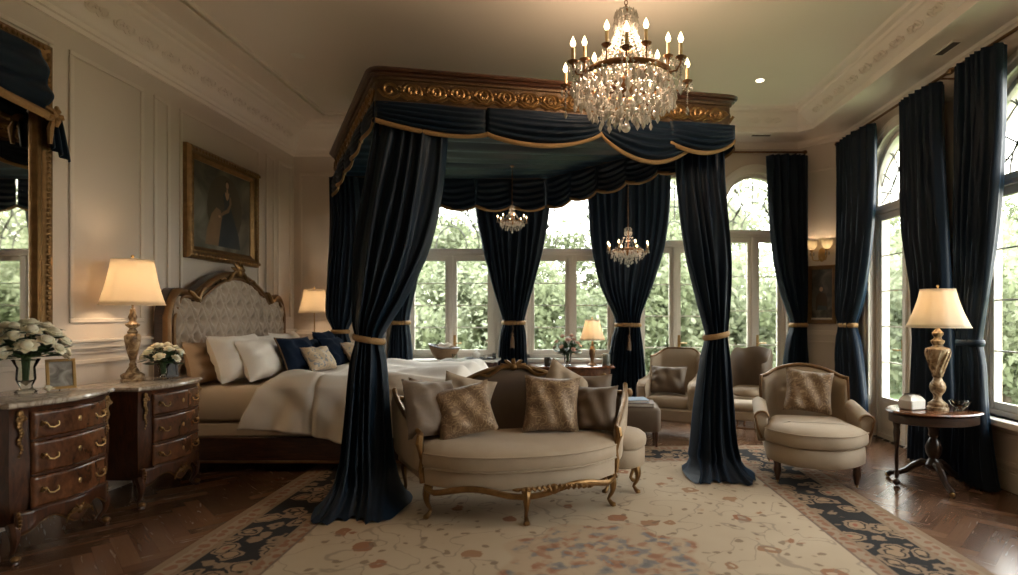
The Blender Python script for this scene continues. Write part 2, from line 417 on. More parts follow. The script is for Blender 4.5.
def wall_mesh(P, ua, ub, ops, th=.22):
    mb = MB(); us = {ua, ub}
    for o in ops:
        c, r = (o[0] + o[1]) / 2, (o[1] - o[0]) / 2
        for k in range(25): us.add(round(c - r * math.cos(PI * k / 24), 6))
    us = sorted(us)
    def top(o, u):
        c, r = (o[0] + o[1]) / 2, (o[1] - o[0]) / 2
        return o[3] + math.sqrt(max(0, r * r - (u - c) ** 2))
    for a, b in zip(us, us[1:]):
        m = (a + b) / 2; o = next((o for o in ops if o[0] < m < o[1]), None)
        for d in (0, th):
            if o is None: mb.add([P(a, 0, d), P(b, 0, d), P(b, H, d), P(a, H, d)], [(0, 1, 2, 3)], False)
            else:
                if o[2] > 0: mb.add([P(a, 0, d), P(b, 0, d), P(b, o[2], d), P(a, o[2], d)], [(0, 1, 2, 3)], False)
                mb.add([P(a, top(o, a), d), P(b, top(o, b), d), P(b, H, d), P(a, H, d)], [(0, 1, 2, 3)], False)
        if o is not None:
            mb.add([P(a, top(o, a), 0), P(b, top(o, b), 0), P(b, top(o, b), th), P(a, top(o, a), th)], [(0, 1, 2, 3)], False)
            mb.add([P(a, o[2], 0), P(b, o[2], 0), P(b, o[2], th), P(a, o[2], th)], [(0, 1, 2, 3)], False)
    for o in ops:
        for u in (o[0], o[1]): mb.add([P(u, o[2], 0), P(u, o[3], 0), P(u, o[3], th), P(u, o[2], th)], [(0, 1, 2, 3)], False)
    for u in (ua, ub): mb.add([P(u, 0, 0), P(u, H, 0), P(u, H, th), P(u, 0, th)], [(0, 1, 2, 3)], False)
    mb.add([P(ua, H, 0), P(ub, H, 0), P(ub, H, th), P(ua, H, th)], [(0, 1, 2, 3)], False)
    return mb
# openings: u0, u1, sill, spring height, transom height
def px(x, Y): return (x - 570) * Y / 560
BO = [(-2.20, -1.02, .82, 2.75, 2.25), (-.58, .60, .82, 2.75, 2.25), (.90, 1.98, .42, 2.80, 2.36), (2.02, 2.92, .42, 2.86, 2.50)]
BO = [(-2.20, -1.02, .82, 2.75, 2.25), (-.58, .60, .82, 2.75, 2.25), (.92, 1.92, .42, 2.80, 2.36), (2.06, 2.90, .42, 2.88, 2.50)]
RO = [(5.38, 6.52, .0, 2.84, 2.60), (3.55, 4.82, .56, 2.72, 2.50), (1.3, 2.6, .56, 2.72, 2.50)]  # last opening lies out of view, added to let in daylight
FO = []
struct('wall_back', wall_mesh(PBk, XL - .22, CX0, BO), M['wall'])
struct('wall_right', wall_mesh(PRt, YF - .22, CY0, RO), M['wall'])
struct('wall_left', wall_mesh(PLf, YF - .22, YB + .22, []), M['wall'])
struct('wall_front', wall_mesh(PFr, XL - .22, XR + .22, FO), M['wall'])
struct('wall_corner', wall_mesh(PDg, 0, dgl, []), M['wall'])
struct('ceiling', MB().bb(XL - .22, XR + .22, YF - .22, YB + .22, H, H + .15), M['ceiling'])

# floor: herringbone boards as one surface
def floor():
    mb = MB(); mb.bb(XL - .22, XR + .22, YF - .22, YB + .22, -.15, -.0008)
    w = .095; n = 6; vals = []; uvs = []
    a45 = rad(45); ca, sa = math.cos(a45), math.sin(a45); g = .0003
    base = len(mb.f)
    def plank(x0, y0, lx, ly):
        cx, cy = x0 + lx / 2, y0 + ly / 2
        X, Y = ca * cx - sa * cy, sa * cx + ca * cy + 2.5
        if not (XL - .05 < X < XR + .05 and YF - .05 < Y < YB + .05): return
        ps = [(x0 + g, y0 + g), (x0 + lx - g, y0 + g), (x0 + lx - g, y0 + ly - g), (x0 + g, y0 + ly - g)]
        mb.add([(min(max(ca * a - sa * b, XL - .1), XR + .1), min(max(sa * a + ca * b + 2.5, YF - .1), YB + .1), 0) for a, b in ps], [(0, 1, 2, 3)], False)
        vals.append(R.random()); o = R.random() * 50
        uvs.append([(o + (a if lx > ly else b), o + (b if lx > ly else a)) for a, b in ps])
    K = 110
    for i in range(-K, K):
        for j in range(-10, 10):
            plank((i + 2 * n * j) * w, i * w, n * w, w)
            plank(i * w, (i - 2 * n + 1 + 2 * n * j) * w, w, n * w)
    o = struct('floor', mb, M['floor']); me = o.data
    at = me.attributes.new('plank', 'FLOAT', 'FACE'); uvl = me.uv_layers.new(name='UVMap')
    for i in range(base): at.data[i].value = .2
    for k, val in enumerate(vals):
        at.data[base + k].value = val
        for q, li in enumerate(me.polygons[base + k].loop_indices): uvl.data[li].uv = uvs[k][q]
floor()

def arch_pts(u0, u1, zb, zs, off, n=24, bottom=None):
    c, r = (u0 + u1) / 2, (u1 - u0) / 2 + off
    zb2 = zb if bottom is None else bottom
    return [(c - r, zb2)] + [(c - r * math.cos(PI * k / n), zs + r * math.sin(PI * k / n)) for k in range(n + 1)] + [(c + r, zb2)]
def arch_band(mb, P, u0, u1, zb, zs, o0, o1, d0, d1, n=24):
    A, B = arch_pts(u0, u1, zb, zs, o0, n), arch_pts(u0, u1, zb, zs, o1, n); m = len(A)
    vs = [P(a, z, d) for d in (d0, d1) for L in (A, B) for a, z in L]
    fs = []
    for i in range(m - 1):
        fs += [(i, i + 1, m + i + 1, m + i), (2 * m + i, 3 * m + i, 3 * m + i + 1, 2 * m + i + 1),
               (i, 2 * m + i, 2 * m + i + 1, i + 1), (m + i, m + i + 1, 3 * m + i + 1, 3 * m + i)]
    fs += [(0, m, 3 * m, 2 * m), (m - 1, 3 * m - 1, 4 * m - 1, 2 * m - 1)]
    mb.add(vs, fs, False)
def make_window(name, P, o, door=False, handle=True, low=False):
    u0, u1, zb, zs, zt = o; r = (u1 - u0) / 2; c = (u0 + u1) / 2
    e = sempty(name)
    mb = MB(); arch_band(mb, P, u0, u1, 0 if door else zb, zs, 0, .09, -.03, .0); arch_band(mb, P, u0, u1, 0 if door else zb, zs, .06, .11, -.045, -.0)
    obj('casing', mb, M['white'], e, bevel=.006)
    mb = MB(); arch_band(mb, P, u0, u1, zb, zs, -.045, .0, .06, .16); mb.hexa(P, u0, u1, zb, zb + .05, .06, .16)
    obj('frame', mb, M['white'], e, bevel=.004)
    mb = MB(); mb.hexa(P, u0 + .03, u1 - .03, zt - .05, zt + .045, .03, .17); mb.hexa(P, u0 + .03, u1 - .03, zt - .012, zt + .018, .015, .18)
    obj('transom', mb, M['white'], e, bevel=.004)
    mb = MB(); mb.hexa(P, c - .028, c + .028, zb + .03, zt - .04, .045, .15)
    obj('mullion', mb, M['white'], e, bevel=.004)
    zbot = zb + .05 if not door else .02
    for s in (0, 1):
        a, b = (u0 + .045, c - .028) if s == 0 else (c + .028, u1 - .045)
        mb = MB(); f = .05; gb = zbot + .06 if not door else .46
        mb.hexa(P, a, a + f, zbot, zt - .05, .075, .125); mb.hexa(P, b - f, b, zbot, zt - .05, .075, .125)
        mb.hexa(P, a + f, b - f, zt - .12, zt - .05, .075, .125); mb.hexa(P, a + f, b - f, zbot, gb, .08, .12)
        if door:
            mb.hexa(P, a + f + .03, b - f - .03, zbot + .1, gb - .06, .068, .08)
        nm = 3 if not door else 4
        for k in range(1, nm + 1):
            z = lerp(gb, zt - .12, k / (nm + 1)); mb.hexa(P, a + f, b - f, z - .007, z + .007, .09, .11)
        leaf = obj('door_leaf' if door else 'sash', mb, M['white'], e, bevel=.003)
        obj('pane', MB().hexa(P, a + f - .005, b - f + .005, gb - .005, zt - .115, .097, .103), M['glass'], leaf)
        if handle and s == (1 if not door else 1):
            mb = MB(); q = P(a + .025, 1.02, .07); inn = (P(0, 0, 0) - P(0, 0, 1)).normalized(); al = (P(1, 0, 0) - P(0, 0, 0)).normalized()
            mb.hexa(P, a + .008, a + .042, .93, 1.13, .062, .075)
            mb.tube([q, q + inn * .05, q + inn * .055 + al * .05, q + inn * .055 + al * .1], .008, 8)
            obj('handle', mb, M['brass'], leaf)
    # fanlight: leaded arcs and radials
    mb = MB(); zc = zt + .06; top = zs + r - .045
    def inside(u, z):
        if z < zt + .045 or abs(u - c) > r - .045: return False
        return z < zs or (u - c) ** 2 + (z - zs) ** 2 < (r - .045) ** 2
    def poly(pts, cl=False):
        run = []
        for p in pts:
            if inside(*p): run.append(P(p[0], p[1], .11))
            else:
                if len(run) > 1: mb.tube(run, .008, 5)
                run = []
        if len(run) > 1: mb.tube(run, .008, 5)
    for rr in (.22, .40, .62):
        poly([(c + rr * r * 2 * .8 * math.cos(PI * k / 32), zc + (top - zc) * rr * 1.35 * math.sin(PI * k / 32)) for k in range(33)])
    for k in range(1, 8):
        a = PI * k / 8
        poly([(c + t / 20 * r * 2.2 * math.cos(a), zc + t / 20 * (top - zc) * 1.3 * math.sin(a)) for t in range(5, 21)])
    for s in (-1, 1):
        poly([(c + s * r * (1 - .62 * math.sin(PI * k / 24)), lerp(zc, top, k / 24)) for k in range(25)])
    fl = obj('fanlight', mb, M['lead'], e)
    A = arch_pts(u0, u1, zt + .03, zs, -.04); n = len(A)
    obj('pane', MB().add([P(a, z, .097) for a, z in A] + [P(a, z, .103) for a, z in A], [tuple(range(n)), tuple(range(2 * n - 1, n - 1, -1))], False), M['glass'], fl)
    if not door:
        mb = MB(); mb.hexa(P, u0 - .11, u1 + .11, zb - .05, zb, -.10, .16)
        obj('sill', mb, M['white'], e, bevel=.008)
    return e
make_window('window_1', PBk, BO[0]); make_window('window_2', PBk, BO[1], handle=False)
make_window('window_3', PBk, BO[2]); make_window('window_4', PBk, BO[3])
make_window('door_1', PRt, RO[0], True)
make_window('window_5', PRt, RO[1]); make_window('window_added', PRt, RO[2])  # the nearest one is unseen, put in for light from the right

# wide ledge under the first back window
struct('trim_ledge', MB().bb(-2.3, -1.1, 7.16, 7.40, .77, .82).bb(-2.26, -1.14, 7.22, 7.47, 0, .77), M['white'], bevel=.008)

# panelling
def pf(mb, P, u0, u1, z0, z1, w=.035, d=.016):
    mb.hexa(P, u0, u1, z0, z0 + w, -d, 0); mb.hexa(P, u0, u1, z1 - w, z1, -d, 0)
    mb.hexa(P, u0, u0 + w, z0 + w, z1 - w, -d, 0); mb.hexa(P, u1 - w, u1, z0 + w, z1 - w, -d, 0)
mb = MB()
for a, b in ((4.13, 4.85), (4.97, 5.17), (5.30, 6.66), (6.80, 7.0), (7.08, 7.42), (2.2, 4.0), (.2, 2.1), (-1.9, .1)):
    pf(mb, PLf, a, b, 1.34, 3.36); pf(mb, PLf, a, b, .24, 1.06)
mb.hexa(PLf, YF, YB, 1.14, 1.19, -.03, 0); mb.hexa(PLf, YF, YB, 1.19, 1.215, -.045, 0); mb.hexa(PLf, YF, YB, 1.10, 1.12, -.012, 0)
struct('trim_left', mb, M['trim'], bevel=.006)
mb = MB()
pf(mb, PBk, -3.62, -2.45, 1.34, 3.3); pf(mb, PBk, -3.62, -2.45, .24, 1.06); mb.hexa(PBk, XL, -2.36, 1.14, 1.2, -.035, 0)
for a, b in ((-2.1, -1.1), (-.5, .52)): pf(mb, PBk, a, b, .2, .7)
pf(mb, PBk, 1.0, 1.85, .14, .34)
mb.hexa(PBk, XL, CX0, 3.56, 3.60, -.03, 0)
struct('trim_back', mb, M['trim'], bevel=.005)
mb = MB()
pf(mb, PDg, .08, dgl - .08, 1.34, 3.3, .025); pf(mb, PDg, .08, dgl - .08, .24, 1.06, .025); mb.hexa(PDg, 0, dgl, 1.14, 1.2, -.03, 0)
for a, b in ((6.66, 6.98), (4.98, 5.24)):
    pf(mb, PRt, a, b, 1.3, 3.4, .025); pf(mb, PRt, a, b, .24, 1.06, .025)
pf(mb, PRt, 3.6, 4.78, .2, .46); pf(mb, PRt, 2.62, 3.42, .24, 1.06); pf(mb, PRt, 2.62, 3.42, 1.3, 3.4)
struct('trim_right', mb, M['trim'], bevel=.005)
def base(name, P, a, b):
    mb = MB(); mb.hexa(P, a, b, 0, .15, -.025, 0); mb.hexa(P, a, b, .15, .17, -.015, 0); mb.hexa(P, a, b, 0, .03, -.04, 0)
    struct(name, mb, M['trim'], bevel=.004)
base('baseboard_left', PLf, YF, YB); base('baseboard_back', PBk, XL, CX0); base('baseboard_corner', PDg, 0, dgl)
mb = MB()
for a, b in ((YF, RO[0][0] - .12), (RO[0][1] + .12, CY0)):
    mb.hexa(PRt, a, b, 0, .15, -.025, 0); mb.hexa(PRt, a, b, .15, .17, -.015, 0)
struct('baseboard_right', mb, M['trim'], bevel=.004)

# cornices
def sweep(mb, pa, pb, prof, flip=False):   # prof: list of (inset vector distance, z); pa,pb functions giving the point for a distance
    vs = [pa(d) + Vector((0, 0, z)) for d, z in prof] + [pb(d) + Vector((0, 0, z)) for d, z in prof]; n = len(prof)
    mb.add(vs, [(i, i + 1, n + i + 1, n + i) for i in range(n - 1)], True)
crown = [(0, 3.52), (.02, 3.52), (.03, 3.55), (.05, 3.555), (.055, 3.59), (.075, 3.60), (.09, 3.62), (.105, 3.66), (.15, 3.745), (.20, 3.79), (.215, 3.80), (.225, 3.825), (.26, 3.835), (.27, 3.865), (.33, 3.875), (.34, 3.90)]
mb = MB()
sweep(mb, lambda d: Vector((XL + d, YF, 0)), lambda d: Vector((XL + d, YB - d, 0)), crown)
sweep(mb, lambda d: Vector((XL + d, YB - d, 0)), lambda d: Vector((-1.2, YB - d, 0)), crown)
# inner ceiling moulding
for x, w in ((-3.12, .05), (-3.03, .02)):
    mb.bb(x, x + w, YF, 7.0, 3.872, 3.9)
    mb.bb(x, -1.2, 7.0 - (x + 3.12) - w, 7.0 - (x + 3.12), 3.872, 3.9)
struct('trim_cornice_left', mb, M['ceiling'], sharp=30)
soff = [(0, 3.62), (.02, 3.62), (.03, 3.66), (.05, 3.67), (.06, 3.70), (.50, 3.70), (.505, 3.675), (.535, 3.675), (.55, 3.70), (.56, 3.73), (.60, 3.745), (.68, 3.80), (.72, 3.84), (.74, 3.845), (.75, 3.87), (.80, 3.878), (.82, 3.90)]
def cn(d): return d * .4142
mb = MB()
def rt(y): return lambda d: Vector((XR - d, y, 0))
dm = Vector((XR - CX0, YB - CY0)).length
def corner_r(d): return Vector((XR - d, CY0 - cn(d), 0))
def corner_b(d): return Vector((CX0 - cn(d), YB - d, 0))
sweep(mb, rt(YF), corner_r, soff); sweep(mb, corner_r, corner_b, soff); sweep(mb, corner_b, lambda d: Vector((-1.2, YB - d, 0)), soff)
struct('trim_cornice_right', mb, M['ceiling'], sharp=30)
# relief scrolls on the crown
def scroll(mb, T, s=1.0, r=.007):
    for m in (1, -1):
        pts = []
        for k in range(18):
            a = k / 17 * 2.2 * PI; q = .055 * (1 - k / 22)
            pts.append((m * (.075 - q * math.cos(a)) * s, q * math.sin(a) * s, 0))
        mb.tube(pts, [r * (1 - .5 * k / 17) for k in range(18)], 5, T=T)
        mb.tube([(0, -.03 * s, 0), (m * .05 * s, -.055 * s, 0), (m * .11 * s, -.04 * s, 0), (m * .15 * s, .0, 0)], r * .8, 5, T=T)
    for a in (-50, 0, 50):
        c, q = math.cos(rad(a + 90)), math.sin(rad(a + 90)); mb.ball((c * .035 * s, q * .035 * s - .01, 0), .016 * s, 6, 4, T=T)
def Tm(loc, xdir, nrm):
    x = Vector(xdir).normalized(); z = Vector(nrm).normalized(); y = z.cross(x)
    return Matrix(((x.x, y.x, z.x, loc[0]), (x.y, y.y, z.y, loc[1]), (x.z, y.z, z.z, loc[2]), (0, 0, 0, 1)))
mb = MB(); y = 2.4
while y < 7.2: scroll(mb, Tm((XL + .145, y, 3.70), (0, 1, 0), (.7, 0, -.7)), .75, .008); y += .26
struct('trim_relief_left', mb, M['ceiling'])
mb = MB(); y = 2.8
while y < 6.6: scroll(mb, Tm((XR - .66, y, 3.775), (0, -1, 0), (-.55, 0, -.8)), .7, .007); y += .26
x = -.9
while x < 2.7: scroll(mb, Tm((x, YB - .66, 3.775), (1, 0, 0), (0, -.55, -.8)), .7, .007); x += .26
struct('trim_relief_right', mb, M['ceiling'])
# ceiling medallion over the big chandelier
CHX, CHY = .40, 4.0
mb = MB().lathe([(.001, 3.86), (.05, 3.865), (.09, 3.88), (.16, 3.885), (.2, 3.87), (.24, 3.88), (.38, 3.89), (.42, 3.875), (.45, 3.88), (.47, 3.9)], 48, (CHX, CHY, 0))
for k in range(12):
    a = 2 * PI * k / 12; scroll(mb, Tm((CHX + .31 * math.cos(a), CHY + .31 * math.sin(a), 3.885), (-math.sin(a), math.cos(a), 0), (0, 0, -1)), .45, .008)
struct('trim_medallion', mb, M['ceiling'])

# ------------------------------------------------------------------ rug
mb = MB().bb(-RX, RX, -RY, RY, 0, .012)
one('rug', mb, M['rug'], 'large ivory floral rug with a dark blue patterned border', 'rug', (-.02, 3.62, .0), (0, 0, rad(1.5)), bevel=.004)

# ------------------------------------------------------------------ curtains
def sect(lv, s, side, nf, ph, amp):
    cx, cy, hw, dep = lv
    k = max(0, 1 - abs(s) ** 3.0) ** .5
    f = math.sin(nf * PI * s + ph) * .7 + .3 * math.sin(nf * 2.07 * PI * s + ph * 2.3)
    e = max(0, 1 - s ** 10)
    y = side * dep * k + amp * dep * f * e * (1 if side < 0 else .8)
    return cx + hw * s, cy + y
def dep_(lv): return lv[3]
def drape(name, label, cat, base, dv, levels, nf, group, tie=None, nz=46, seed=0, tassel=True, amp=.55, tieh=.055, tilt=0, tm=None):
    # base: world x,y of the foot; dv: direction along the cloth; levels: (z, c, cn, hw, dep)
    ang = math.atan2(dv[1], dv[0])
    t = thing(name, label, cat, (base[0], base[1], 0), ang, group)
    ns = int(nf * 7); zt, zb = levels[0][0], levels[-1][0]; rr = random.Random(seed); ph0 = rr.random() * 6
    wv = [rr.uniform(-.5, .5) for _ in range(6)]
    def fn(u, v):
        z = lerp(zt, zb, v ** .9 if v < .9 else v ** .9)
        lv = smooth_levels(levels, z)
        if u < .5: s = -1 + 4 * u; side = -1
        else: s = 1 - 4 * (u - .5); side = 1
        s2 = s + .04 * math.sin(s * 5 + wv[0] * 6) + .02 * math.sin(z * 3 + s * 7 + wv[1] * 9)
        pud = max(0, 1 - z / .45) if lv[3] > .18 else 0
        x, y = sect(lv, max(-1, min(1, s)), side, nf, ph0 + (s2 - s) * 34 + .5 * math.sin(z * 1.7 + wv[2] + s * 2.2) + pud * .8 * math.sin(s * 3 + wv[3] * 9), amp * (1 - .72 * pud))
        x *= 1 + .10 * pud * math.sin(u * 2 * PI * 2 + wv[4] * 9) + .05 * pud * math.sin(u * 2 * PI * 5 + wv[5] * 9)
        y += pud * dep_(lv) * .22 * math.sin(u * 2 * PI * 3 + wv[5] * 9)
        zz = z
        if z < .12:
            k = (1 - z / .12); zz = z + .018 * k * math.sin(s * nf * 2.1 + side) ** 2 * 1.2
        return (x, y, max(.014, zz))
    mb = MB().surf(fn, ns * 2, nz, True, False)
    n = ns * 2; mb.f.append([i for i in range(n)]); mb.sm.append(False)
    obj('cloth', mb, M['velvet'], t, sharp=180)
    if tie:
        z0 = tie; lv = smooth_levels(levels, z0)
        def ring(u, v):
            a = 2 * PI * u; b = 2 * PI * v
            cx, cy, hw, dep = lv
            rx, ry = hw + .012, dep * 1.25 + .01; c, s = math.cos(a), math.sin(a)
            return (cx + c * (rx + .012 * math.cos(b)), cy + s * (ry + .012 * math.cos(b)), z0 + tieh / 2 * math.sin(b) + tilt * c)
        tb = obj('tieback', MB().surf(ring, 36, 8, True, True), tm or M['gold_trim'], t)
        if tassel:
            cx, cy, hw, dep = lv; y0 = -dep * 1.35 - .035
            mb = MB().tube([(cx, y0 + .01, z0), (cx + .01, y0, z0 - .08), (cx, y0, z0 - .14)], .006, 6)
            mb.lathe([(.004, 0), (.016, -.012), (.02, -.03), (.012, -.045), (.018, -.06), (.026, -.14), (.028, -.2), (.002, -.2)], 12, (cx, y0, z0 - .12))
            obj('tassel', mb, M['tassel'], tb)
    return t
GW = 'midnight blue velvet curtains at the windows'
GC = 'midnight blue velvet drapes hanging from the bed canopy'
yb = 7.29
def PX(x, Y=7.29): return (x - 570) * Y / 560
def bdrape(label, c0, rows, nf, seed, tie=1.30, tassel=True):
    # rows: (z, left px, right px)
    lv = []
    for z, a, b in rows:
        A, B = PX(a), PX(b); hw = (B - A) / 2; lv.append((z, (A + B) / 2 - PX(c0), 0, hw, .045 + (.02 if hw > .3 else .035)))
    return drape('window_curtain', label, 'curtain', (PX(c0), yb), (1, 0), lv, nf, GW, tie, seed=seed, tassel=tassel)
bdrape('dark blue velvet curtain between the first two back windows, tied with a gold band', 512,
       [(3.5, 474, 551), (2.8, 475, 550), (2.25, 483, 543), (1.75, 493, 533), (1.42, 501, 526), (1.30, 503, 524), (1.15, 500, 526), (.6, 497, 528), (.1, 493, 531), (.015, 490, 533)], 9, 1)
bdrape('dark blue velvet curtain behind the small table lamp and hanging crystal chandelier, tied low', 628,
       [(3.5, 586, 671), (2.8, 588, 670), (2.25, 592, 664), (1.75, 601, 652), (1.42, 613, 642), (1.28, 616, 640), (1.1, 612, 642), (.6, 606, 646), (.1, 603, 648), (.015, 600, 650)], 10, 2, 1.27)
bdrape('dark blue velvet curtain just right of the near left bed drape, only its foot showing', 400,
       [(3.5, 372, 432), (2.8, 374, 430), (2.25, 378, 424), (1.75, 385, 416), (1.42, 390, 410), (1.30, 392, 409), (1.1, 389, 411), (.6, 386, 414), (.1, 384, 416), (.015, 382, 418)], 7, 3, tassel=False)
bdrape('dark blue velvet curtain at the right end of the back wall beside the small portrait', 795,
       [(3.47, 766, 808), (2.8, 768, 808), (2.25, 772, 808), (1.8, 778, 808), (1.45, 787, 807), (1.28, 791, 806), (1.1, 787, 807), (.6, 782, 810), (.1, 779, 812), (.015, 777, 814)], 6, 4, 1.27, tassel=False)
# right wall curtains, direction along +Y ... u = Y
def rdrape(label, yc, rows, nf, seed, tie, dep=.075, tassel=False, xo=3.33, tm=None):
    lv = [(z, -(a + b) / 2 + yc, cnr, (b - a) / 2, dep if (b - a) > .4 else dep * .75) for z, a, b, cnr in rows]
    return drape('window_curtain', label, 'curtain', (xo, yc), (0, -1), lv, nf, GW, tie, seed=seed, tassel=tassel, tm=tm)
rdrape('dark blue velvet curtain left of the glazed door, tied with a gold band', 6.75,
       [(3.5, 6.12, 6.93, 0), (2.8, 6.14, 6.93, 0), (2.2, 6.22, 6.93, 0), (1.7, 6.36, 6.93, 0), (1.4, 6.5, 6.9, 0), (1.28, 6.56, 6.86, 0), (1.1, 6.48, 6.9, 0), (.6, 6.36, 6.95, 0), (.1, 6.28, 7.0, 0), (.015, 6.25, 7.0, 0)], 7, 5, 1.28)
rdrape('dark blue velvet curtain right of the glazed door, behind the cream table lamp', 5.3,
       [(3.5, 5.03, 5.60, 0), (2.8, 5.01, 5.58, 0), (2.2, 4.96, 5.55, 0), (1.7, 4.92, 5.42, 0), (1.2, 4.90, 5.38, 0), (.6, 4.88, 5.42, 0), (.1, 4.86, 5.46, 0), (.015, 4.84, 5.47, 0)], 7, 6, None)
rdrape('nearest dark blue velvet curtain on the right wall, falling beside the side table', 4.6,
       [(3.5, 4.31, 4.80, 0), (2.8, 4.32, 4.80, 0), (2.2, 4.37, 4.80, 0), (1.7, 4.45, 4.82, 0), (1.3, 4.54, 4.78, 0), (1.18, 4.56, 4.77, 0), (1.0, 4.52, 4.79, 0), (.6, 4.48, 4.82, 0), (.1, 4.40, 4.84, 0), (.015, 4.37, 4.83, 0)], 7, 7, 1.17, tm=M['velvet'])
# rods
def rod(label, a, b, side=1):
    a, b = Vector(a), Vector(b); d = (b - a).normalized(); m = (a + b) / 2
    t = thing('curtain_rod', label, 'curtain rod', m, group='bronze curtain rods over the windows')
    obj('pole', MB().tube([a - m, b - m], .014, 10), M['bronze'], t)
    for s, p in ((-1, a), (1, b)):
        q = p - m; mb = MB().ball(q + d * s * .03, .028, 12, 8); mb.tube([q, q + d * s * .02], .022, 10)
        obj('finial', mb, M['bronze'], t)
    wallv = Vector((0, 1, 0)) if abs(d.x) > .5 else Vector((1, 0, 0))
    dist = (YB - a.y) if abs(d.x) > .5 else (XR - a.x)
    for k in (.06, .94):
        q = (a + (b - a) * k) - m
        obj('bracket', MB().tube([q, q + wallv * (dist - .004)], .009, 6), M['bronze'], t)
    return t
rod('bronze curtain rod over the rightmost back windows', (1.95, 7.36, 3.54), (3.06, 7.36, 3.54))
rod('bronze curtain rod over the left back windows, behind the canopy', (-2.6, 7.36, 3.54), (1.6, 7.36, 3.54))
rod('bronze curtain rod above the glazed door', (3.34, 4.95, 3.54), (3.34, 6.98, 3.54))
rod('nearest bronze curtain rod, at the right edge of the picture', (3.34, 3.1, 3.54), (3.34, 4.88, 3.54))

# ------------------------------------------------------------------ bed canopy
FL, FR, BL, BR = Vector((-1.50, 4.32)), Vector((1.43, 4.90)), Vector((-2.78, 6.62)), Vector((-.30, 6.72))
quad = [FL, FR, BR, BL]; qc = sum(quad, Vector((0, 0))) / 4
cano = thing('bed_canopy', 'large canopy over the bed with carved gilded cornice and blue velvet valances', 'canopy', (qc.x, qc.y, 0))
q2 = [(p.x - qc.x, p.y - qc.y) for p in quad]
def round_quad(q, r, n=5):
    out = []
    N = len(q)
    for i in range(N):
        p = Vector(q[i]); a = (Vector(q[i - 1]) - p).normalized(); b = (Vector(q[(i + 1) % N]) - p).normalized()
        for k in range(n + 1):
            t = k / n; A = p + a * r; B = p + b * r
            out.append(tuple(A * (1 - t) ** 2 + p * 2 * t * (1 - t) + B * t * t))
    return out
def ringslab(out, prof):   # closed moulding: prof of (inset, z) traversed all the way round
    mb = MB(); n = len(out)
    mm = MB().slab(out, prof); m = len(prof)
    mm.f = mm.f[:-2]; mm.sm = mm.sm[:-2]
    for i in range(n):
        mm.f.append([(m - 1) * n + i, (m - 1) * n + (i + 1) % n, (i + 1) % n, i]); mm.sm.append(True)
    return mm
rq = round_quad(q2, .07)
obj('cornice', ringslab(rq, [(.04, 3.238), (-.015, 3.24), (-.02, 3.248), (-.035, 3.25), (-.045, 3.262), (-.04, 3.27), (-.058, 3.275), (-.068, 3.29), (-.06, 3.302), (-.04, 3.306), (.06, 3.306), (.06, 3.238)]), M['rail_wood'], cano, sharp=30)
fas = obj('fascia', ringslab(rq, [(.03, 3.03), (-.012, 3.03), (-.018, 3.04), (-.012, 3.055), (0, 3.06), (0, 3.22), (-.014, 3.225), (-.018, 3.24), (.03, 3.245)]), M['gilt_aged'], cano, sharp=30)
mb = MB()
for i in range(4):
    a, b = Vector(q2[i]), Vector(q2[(i + 1) % 4]); d = (b - a); L = d.length; d.normalize(); n = Vector((d.y, -d.x))
    k = int(L / .19)
    for j in range(k):
        p = a + d * (L * (.03 + .92 * (j + .5) / k))
        scroll(mb, Tm((p.x + n.x * .006, p.y + n.y * .006, 3.14), (d.x, d.y, 0), (n.x, n.y, 0)), 1.08, .016)
        scroll(mb, Tm((p.x + d.x * .095 + n.x * .004, p.y + d.y * .095 + n.y * .004, 3.14), (-d.x, -d.y, 0), (n.x, n.y, 0)), .62, .014)
obj('carving', mb, M['gilt'], fas, kind='stuff')
obj('roof_board', MB().slab(q2, [(.05, 3.24), (.05, 3.26)]), M['dark_wood'], cano)
# lining of pleated velvet
def lin(u, v):
    a = Vector(q2[0]).lerp(Vector(q2[1]), u); b = Vector(q2[3]).lerp(Vector(q2[2]), u); p = a.lerp(b, .02 + v * .96)
    sag = .05 * math.sin(PI * min(1, u)) * abs(math.sin(v * PI * 3)) ** .6
    return (p.x, p.y, 3.03 - sag - .012 * math.sin(v * 60 + 3 * math.sin(u * PI)) * math.sin(PI * u) ** .5)
obj('ceiling_lining', MB().surf(lin, 40, 150), M['velvet'], cano, label='gathered blue velvet ceiling of the canopy')
def valance(a, b, segs, inset=0.0, name='valance'):
    """segs: (t0,t1,z0,z1,sag): swags between parametric positions along a->b"""
    a, b = Vector(a), Vector(b); d = (b - a); L = d.length; d.normalize(); n = Vector((d.y, -d.x))
    for si, (t0, t1, z0, z1, sag) in enumerate(segs):
        ztop = 3.05; off = .012 + .014 * (si % 2)
        def low(u): return lerp(z0, z1, u) - sag * (math.sin(PI * u) ** .75)
        def fn(u, v):
            p = a + d * L * lerp(t0, t1, u); zl = low(u); z = lerp(ztop, zl, v)
            k = math.sin(PI * u) ** .6
            o = off + (.035 * math.sin(PI * v * .9) + .017 * math.sin(v * 5 * 2 * PI + 1.5 * math.cos(PI * u)) * (.3 + .7 * v)) * k
            return (p.x + n.x * (o - inset), p.y + n.y * (o - inset), z)
        w = max(8, int(L * (t1 - t0) / .03))
        va = obj(name, MB().surf(fn, w, 40), M['velvet'], cano, solid=.006)
        pts = []
        for k in range(w + 1):
            p = Vector(fn(k / w, 1.0)); pts.append(p)
        def tr(u, v):
            p = pts[round(u * w)]; aa = 2 * PI * v
            return (p.x + n.x * (.006 + .011 * math.cos(aa)), p.y + n.y * (.006 + .011 * math.cos(aa)), p.z + .02 * math.sin(aa))
        obj('braid', MB().surf(tr, w, 8, False, True), M['gold_trim'], va)
